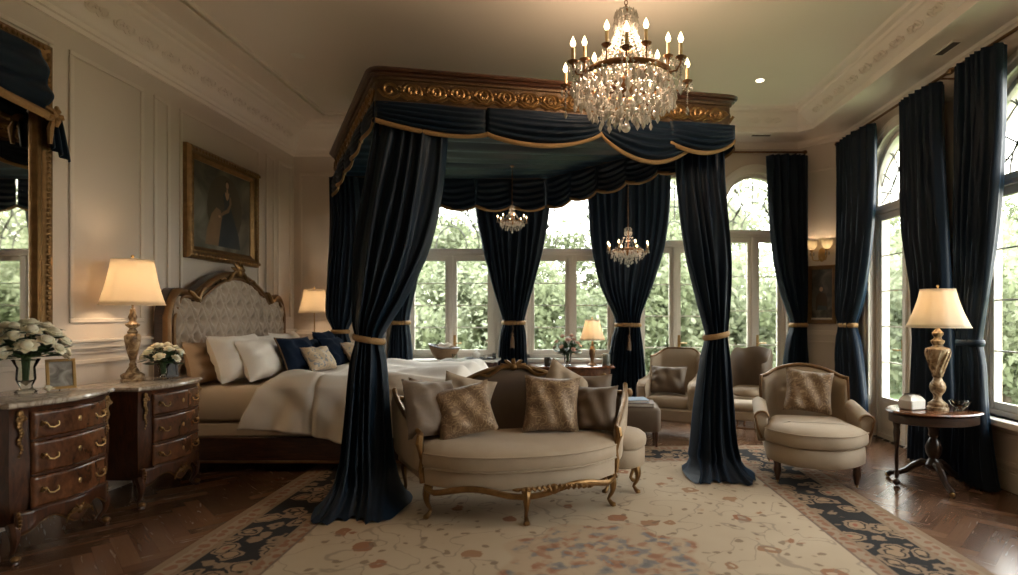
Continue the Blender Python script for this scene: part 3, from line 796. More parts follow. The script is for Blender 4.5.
valance(q2[0], q2[1], [(.0, .285, 2.90, 2.84, .05), (.285, .60, 2.84, 2.90, .10), (.60, .88, 2.90, 2.88, .20), (.80, 1.0, 2.87, 2.91, .10)])
valance(q2[3], q2[0], [(0, .2, 2.81, 2.83, .03), (.2, .4, 2.83, 2.84, .05), (.4, .6, 2.84, 2.86, .03), (.6, .8, 2.86, 2.88, .05), (.8, 1, 2.88, 2.90, .03)])
valance(q2[2], q2[3], [(k / 6, (k + 1) / 6, 2.71, 2.71, .05) for k in range(6)])
valance(q2[1], q2[2], [(k / 6, (k + 1) / 6, 2.86 - k * .024, 2.86 - (k + 1) * .024, .05) for k in range(6)])
# posts hidden inside the drapes carry the canopy
for p in (Vector((-1.47, 4.40)), Vector((1.29, 4.99)), Vector((-2.73, 6.78)), ):
    obj('post', MB().lathe([(.03, 0), (.03, 3.24)], 10, (p.x - qc.x, p.y - qc.y, 0)), M['dark_wood'], cano)
dF = (FR - FL).normalized()
def cdrape(label, X0, Y0, rows, nf, seed, tie, dirv=(1, .12), dep=.13, tassel=False, group=GC, tilt=0):
    lv = [(z, (a + b) / 2 - X0, cnr, (b - a) / 2, dd) for z, a, b, cnr, dd in rows]
    return drape('canopy_drape', label, 'drape', (X0, Y0), dirv, lv, nf, group, tie, nz=64, seed=seed, tassel=tassel, amp=.36, tieh=.05, tilt=tilt)
cdrape('near left blue velvet canopy drape pooling on the rug beside the settee', -1.47, 4.20,
       [(3.02, -1.50, -.94, .25, .09), (2.5, -1.58, -.97, .20, .11), (1.95, -1.64, -1.06, .10, .13), (1.55, -1.63, -1.22, .02, .13), (1.32, -1.62, -1.36, 0, .11), (1.22, -1.60, -1.41, 0, .09), (1.05, -1.64, -1.38, 0, .11), (.6, -1.68, -1.35, 0, .15), (.2, -1.72, -1.30, -.05, .20), (.06, -1.78, -1.24, -.12, .27), (.015, -1.82, -1.20, -.15, .32)], 6, 11, 1.22, tilt=-.02)
cdrape('front right blue velvet canopy drape pooling on the rug near the chaise', 1.28, 4.93,
       [(3.02, .95, 1.41, .11, .07), (2.6, .95, 1.41, .09, .09), (1.95, 1.00, 1.42, 0, .11), (1.55, 1.10, 1.41, 0, .10), (1.3, 1.17, 1.39, 0, .08), (1.22, 1.19, 1.38, 0, .075), (1.05, 1.15, 1.40, 0, .09), (.6, 1.08, 1.44, 0, .12), (.2, 1.03, 1.48, -.02, .16), (.06, .98, 1.55, -.06, .23), (.015, .92, 1.62, -.08, .28)], 6, 12, 1.22, tilt=.02)
cdrape('far left blue velvet canopy drape hanging behind the bed pillows', -2.72, 6.76,
       [(3.02, -2.84, -2.50, -.16, .06), (2.5, -2.86, -2.48, -.10, .08), (1.8, -2.93, -2.55, 0, .10), (1.4, -2.94, -2.6, 0, .09), (1.2, -2.86, -2.68, 0, .06), (1.0, -2.92, -2.62, 0, .08), (.6, -2.96, -2.6, 0, .1), (.1, -3.0, -2.55, 0, .1), (.015, -3.0, -2.54, 0, .11)], 7, 13, 1.2, (1, .02))

WORLD, EXPO, CH_E, DL_E = 9.5, .52, 42, 22
def point(name, loc, e, r=.03, col=(1, .74, .47), parent=None):
    l = bpy.data.lights.new(name, 'POINT'); l.energy = e; l.shadow_soft_size = r; l.color = col
    o = bpy.data.objects.new(name, l); C.objects.link(o); o.location = loc
    if parent: o.parent = parent
    return o
#PART2
# ================================================================== FURNITURE
def sm(a, b, t): t = max(0, min(1, (t - a) / (b - a))); return t * t * (3 - 2 * t)
def cabriole(h, r=.028, out=(0, -1), kick=.05, n=10, gilt=True):
    """curved leg from the top (0,0,h) to the foot, bowing out along `out`"""
    ox, oy = out; pts = []; rs = []
    for k in range(n + 1):
        t = k / n; b = .55 * math.sin(PI * min(1, t * 1.35)) * kick - kick * .35 * sm(.55, .95, t) * math.sin(PI * sm(.5, 1, t)) + kick * .55 * sm(.8, 1, t)
        pts.append((ox * b, oy * b, h * (1 - t))); rs.append(r * lerp(1.25, .5, sm(0, .75, t)) * (1 + .7 * sm(.86, .97, t)))
    pts.append((ox * kick * .6, oy * kick * .6, 0.0)); pts[-2] = (pts[-2][0], pts[-2][1], .012); rs.append(rs[-1] * .8)
    return MB().tube(pts, rs, 8)
def at(mb, x, y, z=0, rz=0):
    T = Matrix.Translation((x, y, z)) @ Matrix.Rotation(rz, 4, 'Z'); mb.v = [T @ v for v in mb.v]; return mb
def rrect(w, d, r, n=5):
    out = []
    for sx, sy, a0 in ((1, 1, 0), (-1, 1, 90), (-1, -1, 180), (1, -1, 270)):
        for k in range(n + 1):
            a = rad(a0 + 90 * k / n); out.append((sx * (w / 2 - r) + r * math.cos(a), sy * (d / 2 - r) + r * math.sin(a)))
    return out

# ------------------------------------------------------------------ serpentine chests
def commode(label, loc, W, D, Hh, group):
    t = thing('chest_of_drawers', label, 'chest of drawers', loc, rad(90), group)
    bul = .05
    def yf(x): s = abs(x) / (W / 2); return -D / 2 - bul * (math.cos(PI * s * .98) * .5 + .5) + .035 * sm(.72, 1, s) * 1.0
    def outl(o=0):
        xs = [lerp(-W / 2 - o, W / 2 + o, k / 24) for k in range(25)]
        f = [(x, yf(max(-W / 2, min(W / 2, x))) - o) for x in xs]
        return f + [(W / 2 + o, D / 2), (-W / 2 - o, D / 2)]
    z0, z1 = .20, Hh - .035
    obj('carcass', MB().slab(outl(), [(.05, z0), (.02, z0 + .06), (0, z0 + .15), (-.008, z0 + .35), (0, z1 - .05), (-.004, z1 - .02), (-.012, z1)]), M['mahogany'], t, sharp=35)
    obj('marble_top', MB().slab(outl(.022), [(.012, z1), (.0, z1 + .006), (-.006, z1 + .018), (0, z1 + .03), (.012, Hh)]), M['marble'], t, sharp=30)
    hts = [(z1 - .185, z1 - .03), (z1 - .385, z1 - .20), (z0 + .10, z1 - .40)]
    for za, zb in hts:
        x0, x1 = -W / 2 + .075, W / 2 - .075
        def panel(u, v):
            x = lerp(x0, x1, u); e = min(u, 1 - u, .04) / .04; g = min(v, 1 - v, .08) / .08
            q = min(1, e, g); return (x, yf(x) - .006 - .012 * math.sqrt(q), lerp(za, zb, v))
        mb = MB().surf(panel, 40, 24)
        fr = mb
        dr = obj('drawer', mb, M['flame_wood'], t, sharp=60, solid=.008)
        mb = MB()
        pts = [(lerp(x0, x1, k / 20), yf(lerp(x0, x1, k / 20)) - .016, za - .006) for k in range(21)]; mb.tube(pts, .007, 6)
        obj('beading', mb, M['mahogany'], dr, label='dark moulding under the drawer front')
        zm = (za + zb) / 2
        for sx in (-1, 1):
            xh = sx * W * .25; mb = MB(); y = yf(xh) - .02
            for q in (-1, 1):
                mb.ball((xh + q * .036, y, zm + .008), .011, 8, 6); mb.tube([(xh + q * .036, y, zm + .008), (xh + q * .055, y, zm + .022), (xh + q * .06, y, zm + .004), (xh + q * .045, y, zm - .008)], .005, 5)
            mb.tube([(xh - .036, y - .012, zm + .006), (xh - .03, y - .018, zm - .014), (xh, y - .02, zm - .022), (xh + .03, y - .018, zm - .014), (xh + .036, y - .012, zm + .006)], .005, 6)
            obj('handle', mb, M['brass'], dr, label='brass drawer handle')
        mb = MB(); y = yf(0) - .02; mb.ball((0, y, zm), .014, 8, 6, 1, .4, 1.3); obj('keyhole', mb, M['brass'], dr)
    # scalloped apron
    def ap(u, v):
        x = lerp(-W / 2 + .02, W / 2 - .02, u); s = abs(u - .5) * 2
        lo = z0 - .02 - .045 * math.cos(PI * s * 2.0) * (1 - s * .3) + .01
        return (x, yf(x) - .004, lerp(z0 + .09, lo, v))
    obj('apron', MB().surf(ap, 40, 6), M['mahogany'], t, solid=.016)
    mb = MB()
    mb.tube([ap(k / 40, 1.0) for k in range(41)], .007, 6)
    y = yf(0) - .022
    for sx in (-1, 1):
        for k in range(4): mb.tube([(0, y, z0 + .01), (sx * .02 * (k + 1), y, z0 + .035 - k * .012), (sx * (.03 + .022 * k), y, z0 + .05 - .03 * k)], [.009, .008, .003], 6)
    mb.ball((0, y, z0 + .01), .022, 10, 8, 1, .5, 1.2)
    obj('apron_mount', mb, M['gilt'], t, label='gilded shell mount and edging of the apron')
    for sx in (-1, 1):
        mb = MB(); x = sx * (W / 2 - .035); y = yf(x) - .012
        for k in range(14):
            zz = lerp(z1 - .03, z1 - .27, k / 13); q = 1 - k / 18
            mb.ball((x + .008 * math.sin(k * 1.3), y - .004, zz), .014 * q + .003, 7, 5, 1.1, .7, 1.2)
        scroll(mb, Tm((x, y - .01, z1 - .06), (1, 0, 0), (0, -1, 0)), .22, .006)
        obj('corner_mount', mb, M['gilt'], t, label='gilded bronze mount on the front corner')
        for yy, o in ((yf(x) + .03, -1), (D / 2 - .03, .0)):
            lg = at(cabriole(z0 + .02, .026, (sx * .5, o), .05), sx * (W / 2 - .035), yy)
            l = obj('leg', lg, M['mahogany'], t)
            if o:
                mb = MB(); mb.ball((sx * (W / 2 - .035) + sx * .012, yy - .03, .012 + .02), .024, 8, 6, 1, 1, .8)
                obj('sabot', mb, M['gilt'], l, label='gilded bronze foot mount')
                mb = MB()
                for k in range(6): mb.ball((sx * (W / 2 - .035), yf(x) - .004 - .01 * math.sin(k / 5 * PI), z0 + .08 - k * .02), .014 - .0014 * k, 6, 5)
                obj('knee_mount', mb, M['gilt'], l, label='gilded bronze knee mount')
    return t
gc = 'serpentine mahogany chests with marble tops along the left wall'
commode('nearest serpentine chest of drawers with the rose bouquet and photo frame on its marble top', (-3.36, 3.44, 0), .66, .56, .91, gc)
commode('serpentine chest of drawers beside the bed, carrying the big table lamp', (-3.34, 4.33, 0), .64, .56, .885, gc)
# far bedside chest
def small_chest():
    t = thing('bedside_table', 'small dark bedside table on the far side of the bed under a lamp', 'bedside table', (-3.30, 7.12, 0), 0)
    obj('body', MB().slab(rrect(.5, .42, .03), [(.01, .12), (0, .15), (0, .68), (.01, .70)]), M['mahogany'], t)
    obj('top', MB().slab(rrect(.54, .46, .03), [(.01, .70), (0, .71), (0, .73), (.01, .74)]), M['marble'], t)
    for z in (.27, .52):
        d = obj('drawer', MB().bb(-.21, .21, -.222, -.205, z - .1, z + .1), M['flame_wood'], t, bevel=.004)
        obj('knob', MB().ball((0, -.235, z), .015), M['brass'], d)
    for sx in (-1, 1):
        for sy in (-1, 1): obj('leg', MB().tube([(sx * .2, sy * .17, .13), (sx * .21, sy * .18, 0)], [.024, .014], 8), M['mahogany'], t)
small_chest()

# ------------------------------------------------------------------ lamps
def lampshade(mb, r0, r1, h, panels=0, n=48, waist=.1):
    def fn(u, v):
        a = 2 * PI * u; r = lerp(r0, r1, v) - waist * (r1 - r0) * math.sin(PI * v)
        if panels:
            q = (u * panels) % 1; r *= 1 - .035 * math.sin(PI * q)
        return (r * math.cos(a), r * math.sin(a), -h * v)
    return mb.surf(fn, n, 10, True)
def lamp(label, loc, prof, m, ztop, h, r0, r1, energy, base_m=None, panels=8, group='table lamps with cream shades', pleat=False, nm='table_lamp', rings=None):
    t = thing(nm, label, 'lamp', loc, 0, group)
    b = obj('base', MB().lathe(prof, 28), m, t)
    if rings: obj('ornament', rings(), base_m or M['gilt'], b)
    mb = MB().tube([(0, 0, prof[-1][1] - .01), (0, 0, ztop + .02)], .006, 8)
    for k in range(3):
        a = k * 2 * PI / 3; mb.tube([(0, 0, ztop - .01), (r0 * .97 * math.cos(a), r0 * .97 * math.sin(a), ztop - .012)], .003, 5)
    mb.ball((0, 0, ztop + .028), .012)
    obj('harp', mb, M['brass'], t)
    s = obj('shade', at(lampshade(MB(), r0, r1, h, 0 if pleat else panels), 0, 0, ztop), M['shade'], t, solid=.002, sharp=180)
    mb = MB()
    for r, z in ((r0, ztop), (r1, ztop - h)): obj('rim', MB().tube([(r * math.cos(a * PI / 24), r * math.sin(a * PI / 24), z) for a in range(48)], .004, 5, closed=True), M['shade'], s)
    bz = ztop - h * .5
    obj('bulb', MB().ball((0, 0, bz), .028, 12, 8, sz=1.2), M['flame'], t)
    point('lamp_light', (0, 0, bz), energy, .045, parent=t)
    return t
baluster = [(.001, 0), (.075, 0), (.078, .012), (.07, .022), (.075, .03), (.078, .05), (.06, .062), (.045, .07), (.04, .085), (.03, .10), (.022, .12), (.026, .13), (.018, .145),
            (.02, .16), (.03, .20), (.042, .25), (.052, .31), (.056, .345), (.05, .36), (.03, .372), (.036, .384), (.028, .395), (.02, .41), (.045, .43), (.048, .442), (.03, .455), (.022, .47), (.03, .50), (.02, .53), (.018, .56), (.008, .565), (.008, .62)]
lamp('tall gilt baluster lamp with a cream paneled shade on the bedside chest near the headboard', (-3.42, 4.38, .885), baluster, M['lamp_stone'], .945, .35, .135, .212, 9)
obl = [(r * .8, z * .72) for r, z in baluster]
lamp('brass lamp with a pleated cream shade at the far side of the bed', (-3.26, 7.14, .74), obl, M['brass'], .98, .29, .12, .185, 7, pleat=True)
urn = [(.001, 0), (.078, 0), (.08, .02), (.07, .03), (.072, .05), (.055, .062), (.035, .08), (.028, .105), (.034, .125), (.052, .15), (.060, .185), (.054, .215), (.036, .24), (.030, .262), (.040, .275),
       (.042, .29), (.048, .33), (.062, .39), (.080, .45), (.090, .485), (.088, .50), (.070, .508), (.045, .515), (.036, .53), (.048, .55), (.050, .565), (.030, .58), (.026, .595), (.040, .615), (.042, .63), (.024, .65), (.014, .665), (.010, .72)]
def urn_rings():
    mb = MB()
    for k in range(10):
        a = 2 * PI * k / 10
        mb.tube([(.1 * math.cos(a + q * .12) * s2, .1 * math.sin(a + q * .12) * s2, .30 + q * .036) for q, s2 in enumerate((.43, .50, .60, .71, .83, .90))], [.004, .008, .011, .012, .010, .005], 6)
    return mb
lamp('cream paneled lamp on a carved stone urn base on the round side table', (3.02, 4.60, .624), urn, M['lamp_stone'], .985, .31, .125, .232, 4.0, base_m=M['lamp_stone'], rings=urn_rings, panels=10)
sl = [(.001, 0), (.06, 0), (.062, .012), (.03, .03), (.018, .05), (.022, .08), (.038, .14), (.04, .19), (.028, .22), (.014, .24), (.02, .26), (.01, .28), (.006, .30)]
lamp('small bronze lamp with a cream shade on the console table between the back windows', (.27, 6.78, .79), sl, M['gilt_dark'], .55, .24, .085, .155, 4)

# ------------------------------------------------------------------ mirror with swag
def mirror():
    t = thing('wall_mirror', 'large gilt framed mirror on the left wall at the picture edge', 'mirror', (XL + .002, 3.20, 1.17), 0)
    W, Hh, f = 1.50, 2.12, .14; P = lambda u, z, d: Vector((d, u, z))
    fr = MB()
    prof = [(0, 0), (0, .035), (.012, .06), (.03, .066), (.05, .05), (.075, .045), (.09, .055), (.115, .052), (.125, .03), (f, .02), (f, 0)]
    c = [(-W / 2, 0), (W / 2, 0), (W / 2, Hh), (-W / 2, Hh)]; dr = [(1, 1), (-1, 1), (-1, -1), (1, -1)]
    vs = [(d, c[k][0] + dr[k][0] * i, c[k][1] + dr[k][1] * i) for k in range(4) for i, d in prof]; n = len(prof)
    fr.add(vs, [(k * n + i, k * n + i + 1, ((k + 1) % 4) * n + i + 1, ((k + 1) % 4) * n + i) for k in range(4) for i in range(n - 1)], True)
    F = obj('frame', fr, M['gilt'], t, sharp=35)
    mb = MB()
    z = .06
    while z < Hh - .05:
        for u in (-W / 2 + .04, W / 2 - .04): mb.ball((.062, u, z), .016, 7, 5, .6, 1, 1)
        z += .036
    u = -W / 2 + .06
    while u < W / 2 - .05:
        for zz in (.04, Hh - .04): mb.ball((.062, u, zz), .016, 7, 5, .6, 1, 1)
        u += .036
    obj('carving', mb, M['gilt'], F, kind='stuff')
    obj('mirror_glass', MB().bb(.012, .02, -W / 2 + f - .01, W / 2 - f + .01, f - .01, Hh - f + .01), M['mirror'], t)
    return t
mirror()
def swag():
    t = thing('mirror_swag', 'dark blue velvet swag with bronze fringe over the top corner of the mirror', 'drapery', (XL + .07, 3.90, 2.77))
    # cloth from top edge of the mirror gathered at its right side
    def fn(u, v):
        # u runs from the near end (toward the camera) to the knot, v from the frame top to the lower edge
        y0 = lerp(-1.15, -.10, u); zt = .43
        zb = .36 * (1 - u) ** 2.0 - .02 + .10 * (1 - u)
        z = lerp(zt, zb, v); y = y0 + .04 * math.sin(v * PI) * u
        if u > .7: y += (.05 * v) * sm(.7, 1, u)
        x = .035 + .028 * math.sin(v * 5 * PI + u * 4) * (.4 + .6 * v) + .02 * math.sin(u * 9)
        return (x, y, z)
    a = obj('cloth', MB().surf(fn, 40, 40), M['velvet'], t, solid=.006)
    mb = MB(); pts = [Vector(fn(k / 30, 1.0)) + Vector((.02, 0, 0)) for k in range(31)]
    mb.tube(pts, .03, 8, sq=.5); obj('fringe', mb, M['gold_trim'], a)
    def tail(u, v):
        z = lerp(.03, -.20, v); hw = lerp(.04, .075, v ** .7); y = -.02 + (u - .5) * 2 * hw + .05 * v
        return (.045 + .025 * math.sin(u * 5 * PI), y, z - .08 * u * v)
    obj('tail', MB().surf(tail, 30, 20), M['velvet'], t, solid=.006)
    mb = MB().ball((.07, -.05, .0), .05, 14, 10, .7, 1, .9)
    for k in range(5): mb.tube([(.07, -.05, 0), (.1, -.05 + .04 * math.cos(k * 1.25), .04 * math.sin(k * 1.25)), (.08, -.05 + .07 * math.cos(k * 1.25), .07 * math.sin(k * 1.25))], [.02, .02, .012], 7)
    mb.tube([(.08, -.05, -.02), (.085, -.08, -.1), (.08, -.075, -.2)], [.015, .02, .012], 7)
    obj('rosette', mb, M['gold_trim'], t)
swag()

# ------------------------------------------------------------------ paintings
def picture(name, label, M4, W, Hh, f, bg, figure, depth=.06, fm='gilt_dark'):
    t = thing(name, label, 'painting'); t.matrix_world = M4
    # local: x right, z up, -y towards the room
    prof = [(0, 0), (0, .6), (.12, .85), (.28, 1.0), (.42, .72), (.6, .62), (.72, .7), (.86, .5), (1, .3), (1, 0)]
    prof = [(a * f, b * depth) for a, b in prof]
    c = [(-W / 2, -Hh / 2), (W / 2, -Hh / 2), (W / 2, Hh / 2), (-W / 2, Hh / 2)]; dr = [(1, 1), (-1, 1), (-1, -1), (1, -1)]; n = len(prof)
    vs = [(c[k][0] + dr[k][0] * i, -d, c[k][1] + dr[k][1] * i) for k in range(4) for i, d in prof]
    fr = obj('frame', MB().add(vs, [(k * n + i, k * n + i + 1, ((k + 1) % 4) * n + i + 1, ((k + 1) % 4) * n + i) for k in range(4) for i in range(n - 1)], True), M[fm], t, sharp=35)
    mb = MB(); u = -W / 2 + f * .5
    s = f * .32
    while u < W / 2:
        for zz in (-Hh / 2 + f * .3, Hh / 2 - f * .3): mb.ball((u, -depth * .9, zz), s * .5, 6, 4, 1, .5, 1)
        u += s * 1.2
    z = -Hh / 2 + f * .5
    while z < Hh / 2:
        for uu in (-W / 2 + f * .3, W / 2 - f * .3): mb.ball((uu, -depth * .9, z), s * .5, 6, 4, 1, .5, 1)
        z += s * 1.2
    obj('carving', mb, M['gilt'], fr, kind='stuff')
    cv = obj('canvas', MB().bb(-W / 2 + f * .95, W / 2 - f * .95, -.012, -.004, -Hh / 2 + f * .95, Hh / 2 - f * .95), bg, t)
    for k, (nm, pts, m) in enumerate(figure):
        y = -.0125 - .0006 * (k + 1)
        obj(nm, MB().add([(a, y, b) for a, b in pts], [tuple(range(len(pts)))], False), m, cv)
    return t
def canvas_mat(name, c1, c2, c3, sc_=2.2):
    t = NT(name); v = t.coord('Object'); n = t.noise(v, sc_, 6, 1.0)
    return t.bsdf(t.ramp(n, [(.35, c1), (.52, c2), (.68, c3)]), .35, Coat_Weight=.15)
def ell(cx, cz, rx, rz, n=16): return [(cx + rx * math.cos(2 * PI * k / n), cz + rz * math.sin(2 * PI * k / n)) for k in range(n)]
pd = simple('painted dress', (.025, .035, .045), (.05, .06, .065), .4); pk = simple('painted skin', (.42, .25, .15), (.5, .32, .2), .4)
pb = simple('painted light cloth', (.28, .18, .10), (.20, .12, .07), .4); phair = simple('painted hair', (.05, .025, .012), rough=.4)
fig = [('painted_glow', ell(.03, .02, .30, .36, 24), simple('painted warm haze', (.10, .075, .045), (.05, .045, .035), .4, scale=5)),
       ('painted_cloth', [(-.30, -.38), (.0, -.38), (-.01, -.1), (-.05, .0), (-.12, .02), (-.20, -.06), (-.27, -.22)], pb),
       ('painted_dress', [(-.09, -.38), (.30, -.38), (.27, -.24), (.18, -.06), (.12, .05), (.125, .12), (.13, .17), (.10, .205), (.02, .205), (-.01, .17), (.0, .12), (.015, .05), (-.04, -.12)], pd),
       ('painted_arm', [(-.08, -.06), (-.06, -.075), (.02, -.03), (.09, .0), (.14, .10), (.125, .17), (.10, .17), (.10, .09), (.06, .03), (.0, .0)], pb),
       ('painted_neckline', [(.02, .205), (.10, .205), (.085, .15), (.06, .12), (.035, .15)], pk), ('painted_neck', [(.045, .2), (.075, .2), (.072, .26), (.048, .26)], pk),
       ('painted_hair', ell(.062, .292, .038, .05), phair), ('painted_face', ell(.058, .282, .026, .036), pk), ('painted_hand', ell(-.075, -.068, .02, .014), pk)]
fig2 = None
My = Matrix.Translation((XL + .012, 5.94, 2.5)) @ Matrix.Rotation(rad(90), 4, 'Z')
picture('oil_painting', 'large gilt framed portrait of a standing woman in a dark dress above the headboard', My, 1.22, 1.10, .125, canvas_mat('brown and blue oil ground', (.05, .05, .045), (.13, .115, .085), (.24, .23, .19)), fig, .07, 'gilt')
fig2 = [('painted_coat', [(-.075, -.2), (.075, -.2), (.07, -.05), (.04, .02), (-.03, .03), (-.07, -.03)], phair), ('painted_cloth', [(-.06, -.2), (.07, -.2), (.06, -.15), (-.05, -.14)], pd),
        ('painted_face', ell(-.005, .07, .022, .03), pk)]
dm_ = math.atan2(CY0 - YB, XR - CX0)
mid = PDg(dgl * .50, 1.665, -.002)
picture('small_portrait', 'small dark portrait in a bronze frame under the wall sconce', Matrix.Translation(mid) @ Matrix.Rotation(dm_, 4, 'Z'), .36, .76, .055, canvas_mat('dark oil ground', (.03, .027, .022), (.08, .07, .055), (.17, .15, .12), 5), fig2, .03)
# sconce
def sconce():
    t = thing('wall_sconce', 'brass two arm wall sconce with frosted glass shades above the small portrait', 'wall lamp'); t.matrix_world = Matrix.Translation(PDg(dgl * .50, 2.18, -.0)) @ Matrix.Rotation(dm_, 4, 'Z')
    obj('backplate', MB().ball((0, -.008, 0), .05, 14, 10, 1, .3, 1.8), M['brass'], t)
    for s in (-1, 1):
        a = obj('arm', MB().tube([(0, -.02, -.03), (s * .03, -.06, -.08), (s * .08, -.09, -.07), (s * .095, -.09, 0), (s * .095, -.09, .05)], .007, 7), M['brass'], t)
        obj('cup', MB().lathe([(.004, 0), (.02, .004), (.03, .02), (.02, .024)], 12, (s * .095, -.09, .04)), M['brass'], a)
        for k in range(3):
            obj('crystal_drop', MB().lathe([(.001, -.05), (.009, -.03), (.004, 0)], 6, (s * .095 + .025 * math.cos(k * 2.1), -.09 + .025 * math.sin(k * 2.1), .03)), M['crystal'], a)
        sh = obj('shade', MB().lathe([(.028, 0), (.045, .02), (.062, .05), (.066, .09), (.072, .12)], 16, (s * .095, -.09, .07), flute=.04, nf=8), M['frost'], t, solid=.002)
        point('sconce_light', (s * .095, -.09, .125), 2.8, .02, parent=t)
        obj('bulb', MB().ball((s * .095, -.09, .12), .016, 8, 6, sz=1.3), M['flame'], t)
sconce()

# ------------------------------------------------------------------ bed
BX0, BX1, BY0, BY1 = -3.50, -1.05, 5.02, 6.62
bed = thing('bed', 'large bed with tufted gilt headboard, mahogany rails and ivory mattress', 'bed', ((BX0 + BX1) / 2, (BY0 + BY1) / 2, 0))
bx, by = (BX0 + BX1) / 2, (BY0 + BY1) / 2
HY, HW = 5.92, 1.02
def hb_top(s):   # s in -1..1 -> outer height
    a = abs(s)
    if a < .64: return 1.60 + .255 * math.cos(a / .64 * PI / 2) ** .9
    if a < .86: return 1.60 + .045 * math.sin((a - .64) / .22 * PI / 2)
    return 1.645 - .22 * ((a - .86) / .14) ** 2.2
def hbfront(u, v):
    s = (u * 2 - 1) * .93; y = HY + s * HW - by; zt = hb_top(s) - .075; zb = .45; z = lerp(zb, zt, v)
    # diamond tufting
    ax, az = .17, .15; gx = (s * HW) / ax; gz = z / az
    best = 9
    for j in (math.floor(gz), math.floor(gz) + 1):
        off = .5 * (j % 2); i = round(gx - off); best = min(best, math.hypot((gx - off - i) * ax, (gz - j) * az))
    crease = min(abs((gx + gz / 1.0 * .5) % 1 - .5), abs((gx - gz * .5) % 1 - .5))
    e = min(v / .06, (1 - v) / .08, u / .03, (1 - u) / .03, 1)
    d = .022 + .035 * math.sin(min(1, max(0, e)) * PI / 2) - .062 * math.exp(-(best / .036) ** 2) - .026 * math.exp(-((.5 - crease) * 0 + crease) ** 2 / .004)
    return (-3.56 + .02 + d - bx, y, z)
HB = obj('headboard', MB().surf(hbfront, 190, 110), M['tuft'], bed, label='buttoned grey upholstered headboard panel', sharp=180)
mb = MB()
for j in range(3, 12):
    for i in range(-7, 8):
        off = .5 * (j % 2); y = (i + off) * .17; z = j * .15; s = y / HW
        if abs(s) < .9 and z < hb_top(s) - .11: mb.ball((-3.532 - bx, HY + y - by, z), .014, 8, 5, .5, 1, 1)
obj('buttons', mb, M['tuft'], HB, kind='stuff')
N = 72
outer = [(HY + (k / N * 2 - 1) * HW - by, hb_top(k / N * 2 - 1)) for k in range(N + 1)]
pb_ = MB(); pts = [(outer[0][0], .12)] + outer + [(outer[-1][0], .12)]
vs = [(-3.64 - bx, a, b) for a, b in pts] + [(-3.56 - bx, a, b) for a, b in pts]; n = len(pts)
pb_.add(vs, [(i, (i + 1) % n, n + (i + 1) % n, n + i) for i in range(n)] + [tuple(range(n)), tuple(range(2 * n - 1, n - 1, -1))], False)
obj('headboard_back', pb_, M['dark_wood'], bed)
mb = MB()
ins = lambda k, q: (HY + (k / N * 2 - 1) * (HW - q) - by, hb_top(k / N * 2 - 1) - q)
path = [(-3.55 - bx, outer[0][0] + .03, .12), (-3.55 - bx, outer[0][0] + .03, 1.2)] + [(-3.55 - bx, *ins(k, .03)) for k in range(N + 1)] + [(-3.55 - bx, outer[-1][0] - .03, 1.2), (-3.55 - bx, outer[-1][0] - .03, .12)]
mb.tube(path, .042, 10, sq=.8)
path = [(-3.515 - bx, outer[0][0] + .075, .3), (-3.515 - bx, outer[0][0] + .075, 1.2)] + [(-3.515 - bx, *ins(k, .075)) for k in range(N + 1)] + [(-3.515 - bx, outer[-1][0] - .075, 1.2), (-3.515 - bx, outer[-1][0] - .075, .3)]
mb.tube(path, .014, 8)
HF = obj('headboard_frame', mb, M['gilt_dark'], bed, label='carved and gilded headboard frame')
mb = MB(); zc = hb_top(0)
for s in (-1, 1):
    for k in range(5):
        a = rad(20 + 34 * k); mb.tube([(-3.50 - bx, HY - by, zc - .03), (-3.49 - bx, HY - by + s * .05 * math.cos(a) * 1.4, zc + .05 * math.sin(a)), (-3.51 - bx, HY - by + s * .12 * math.cos(a), zc + .105 * math.sin(a))], [.02, .02, .006], 7)
    mb.tube([(-3.50 - bx, HY - by + s * (.03 + .035 * k), zc - .025 - .012 * k + .03 * math.sin(k * 1.1)) for k in range(9)], [.022 - .0015 * k for k in range(9)], 7)
mb.ball((-3.49 - bx, HY - by, zc - .01), .04, 12, 8, .7, 1, 1.2)
obj('crest', mb, M['gilt'], HF, label='gilded shell crest')
for s in (-1, 1):
    mb = MB()
    mb.tube([(-3.5 - bx, HY - by + s * HW * q, hb_top(q) - .03 + .02 * math.sin(i * 1.4)) for i, q in enumerate((.52, .56, .6, .64, .68, .72, .76))], [.012, .02, .025, .028, .024, .018, .01], 7)
    obj('shoulder_carving', mb, M['gilt'], HF, label='gilded leaf carving')
rl = lambda x0, x1, y0, y1, z0, z1: MB().bb(x0 - bx, x1 - bx, y0 - by, y1 - by, z0, z1)
obj('side_rail', rl(BX0, BX1, BY0 - .05, BY0, .10, .315), M['rail_wood'], bed, bevel=.012)
obj('side_rail', rl(BX0, BX1, BY1, BY1 + .05, .10, .315), M['rail_wood'], bed, bevel=.012)
obj('foot_rail', rl(BX1, BX1 + .05, BY0 - .05, BY1 + .05, .10, .36), M['rail_wood'], bed, bevel=.012)
mb = rl(BX0, BX1, BY0 - .062, BY0 - .04, .085, .108); obj('rail_moulding', mb, M['gilt_dark'], bed, bevel=.004)
obj('box_spring', MB().slab([(a - 2.275 - bx + .0, b + 5.82 - by) for a, b in rrect(2.44, 1.60, .07)], [(.02, .30), (0, .32), (0, .42), (.02, .435)]), M['sheet'], bed)
obj('mattress', MB().slab([(a - 2.275 - bx, b + 5.82 - by) for a, b in rrect(2.46, 1.64, .10)], [(.05, .438), (.015, .45), (0, .475), (.0, .70), (.015, .735), (.05, .755), (.12, .762)]), M['sheet'], bed, sharp=180)
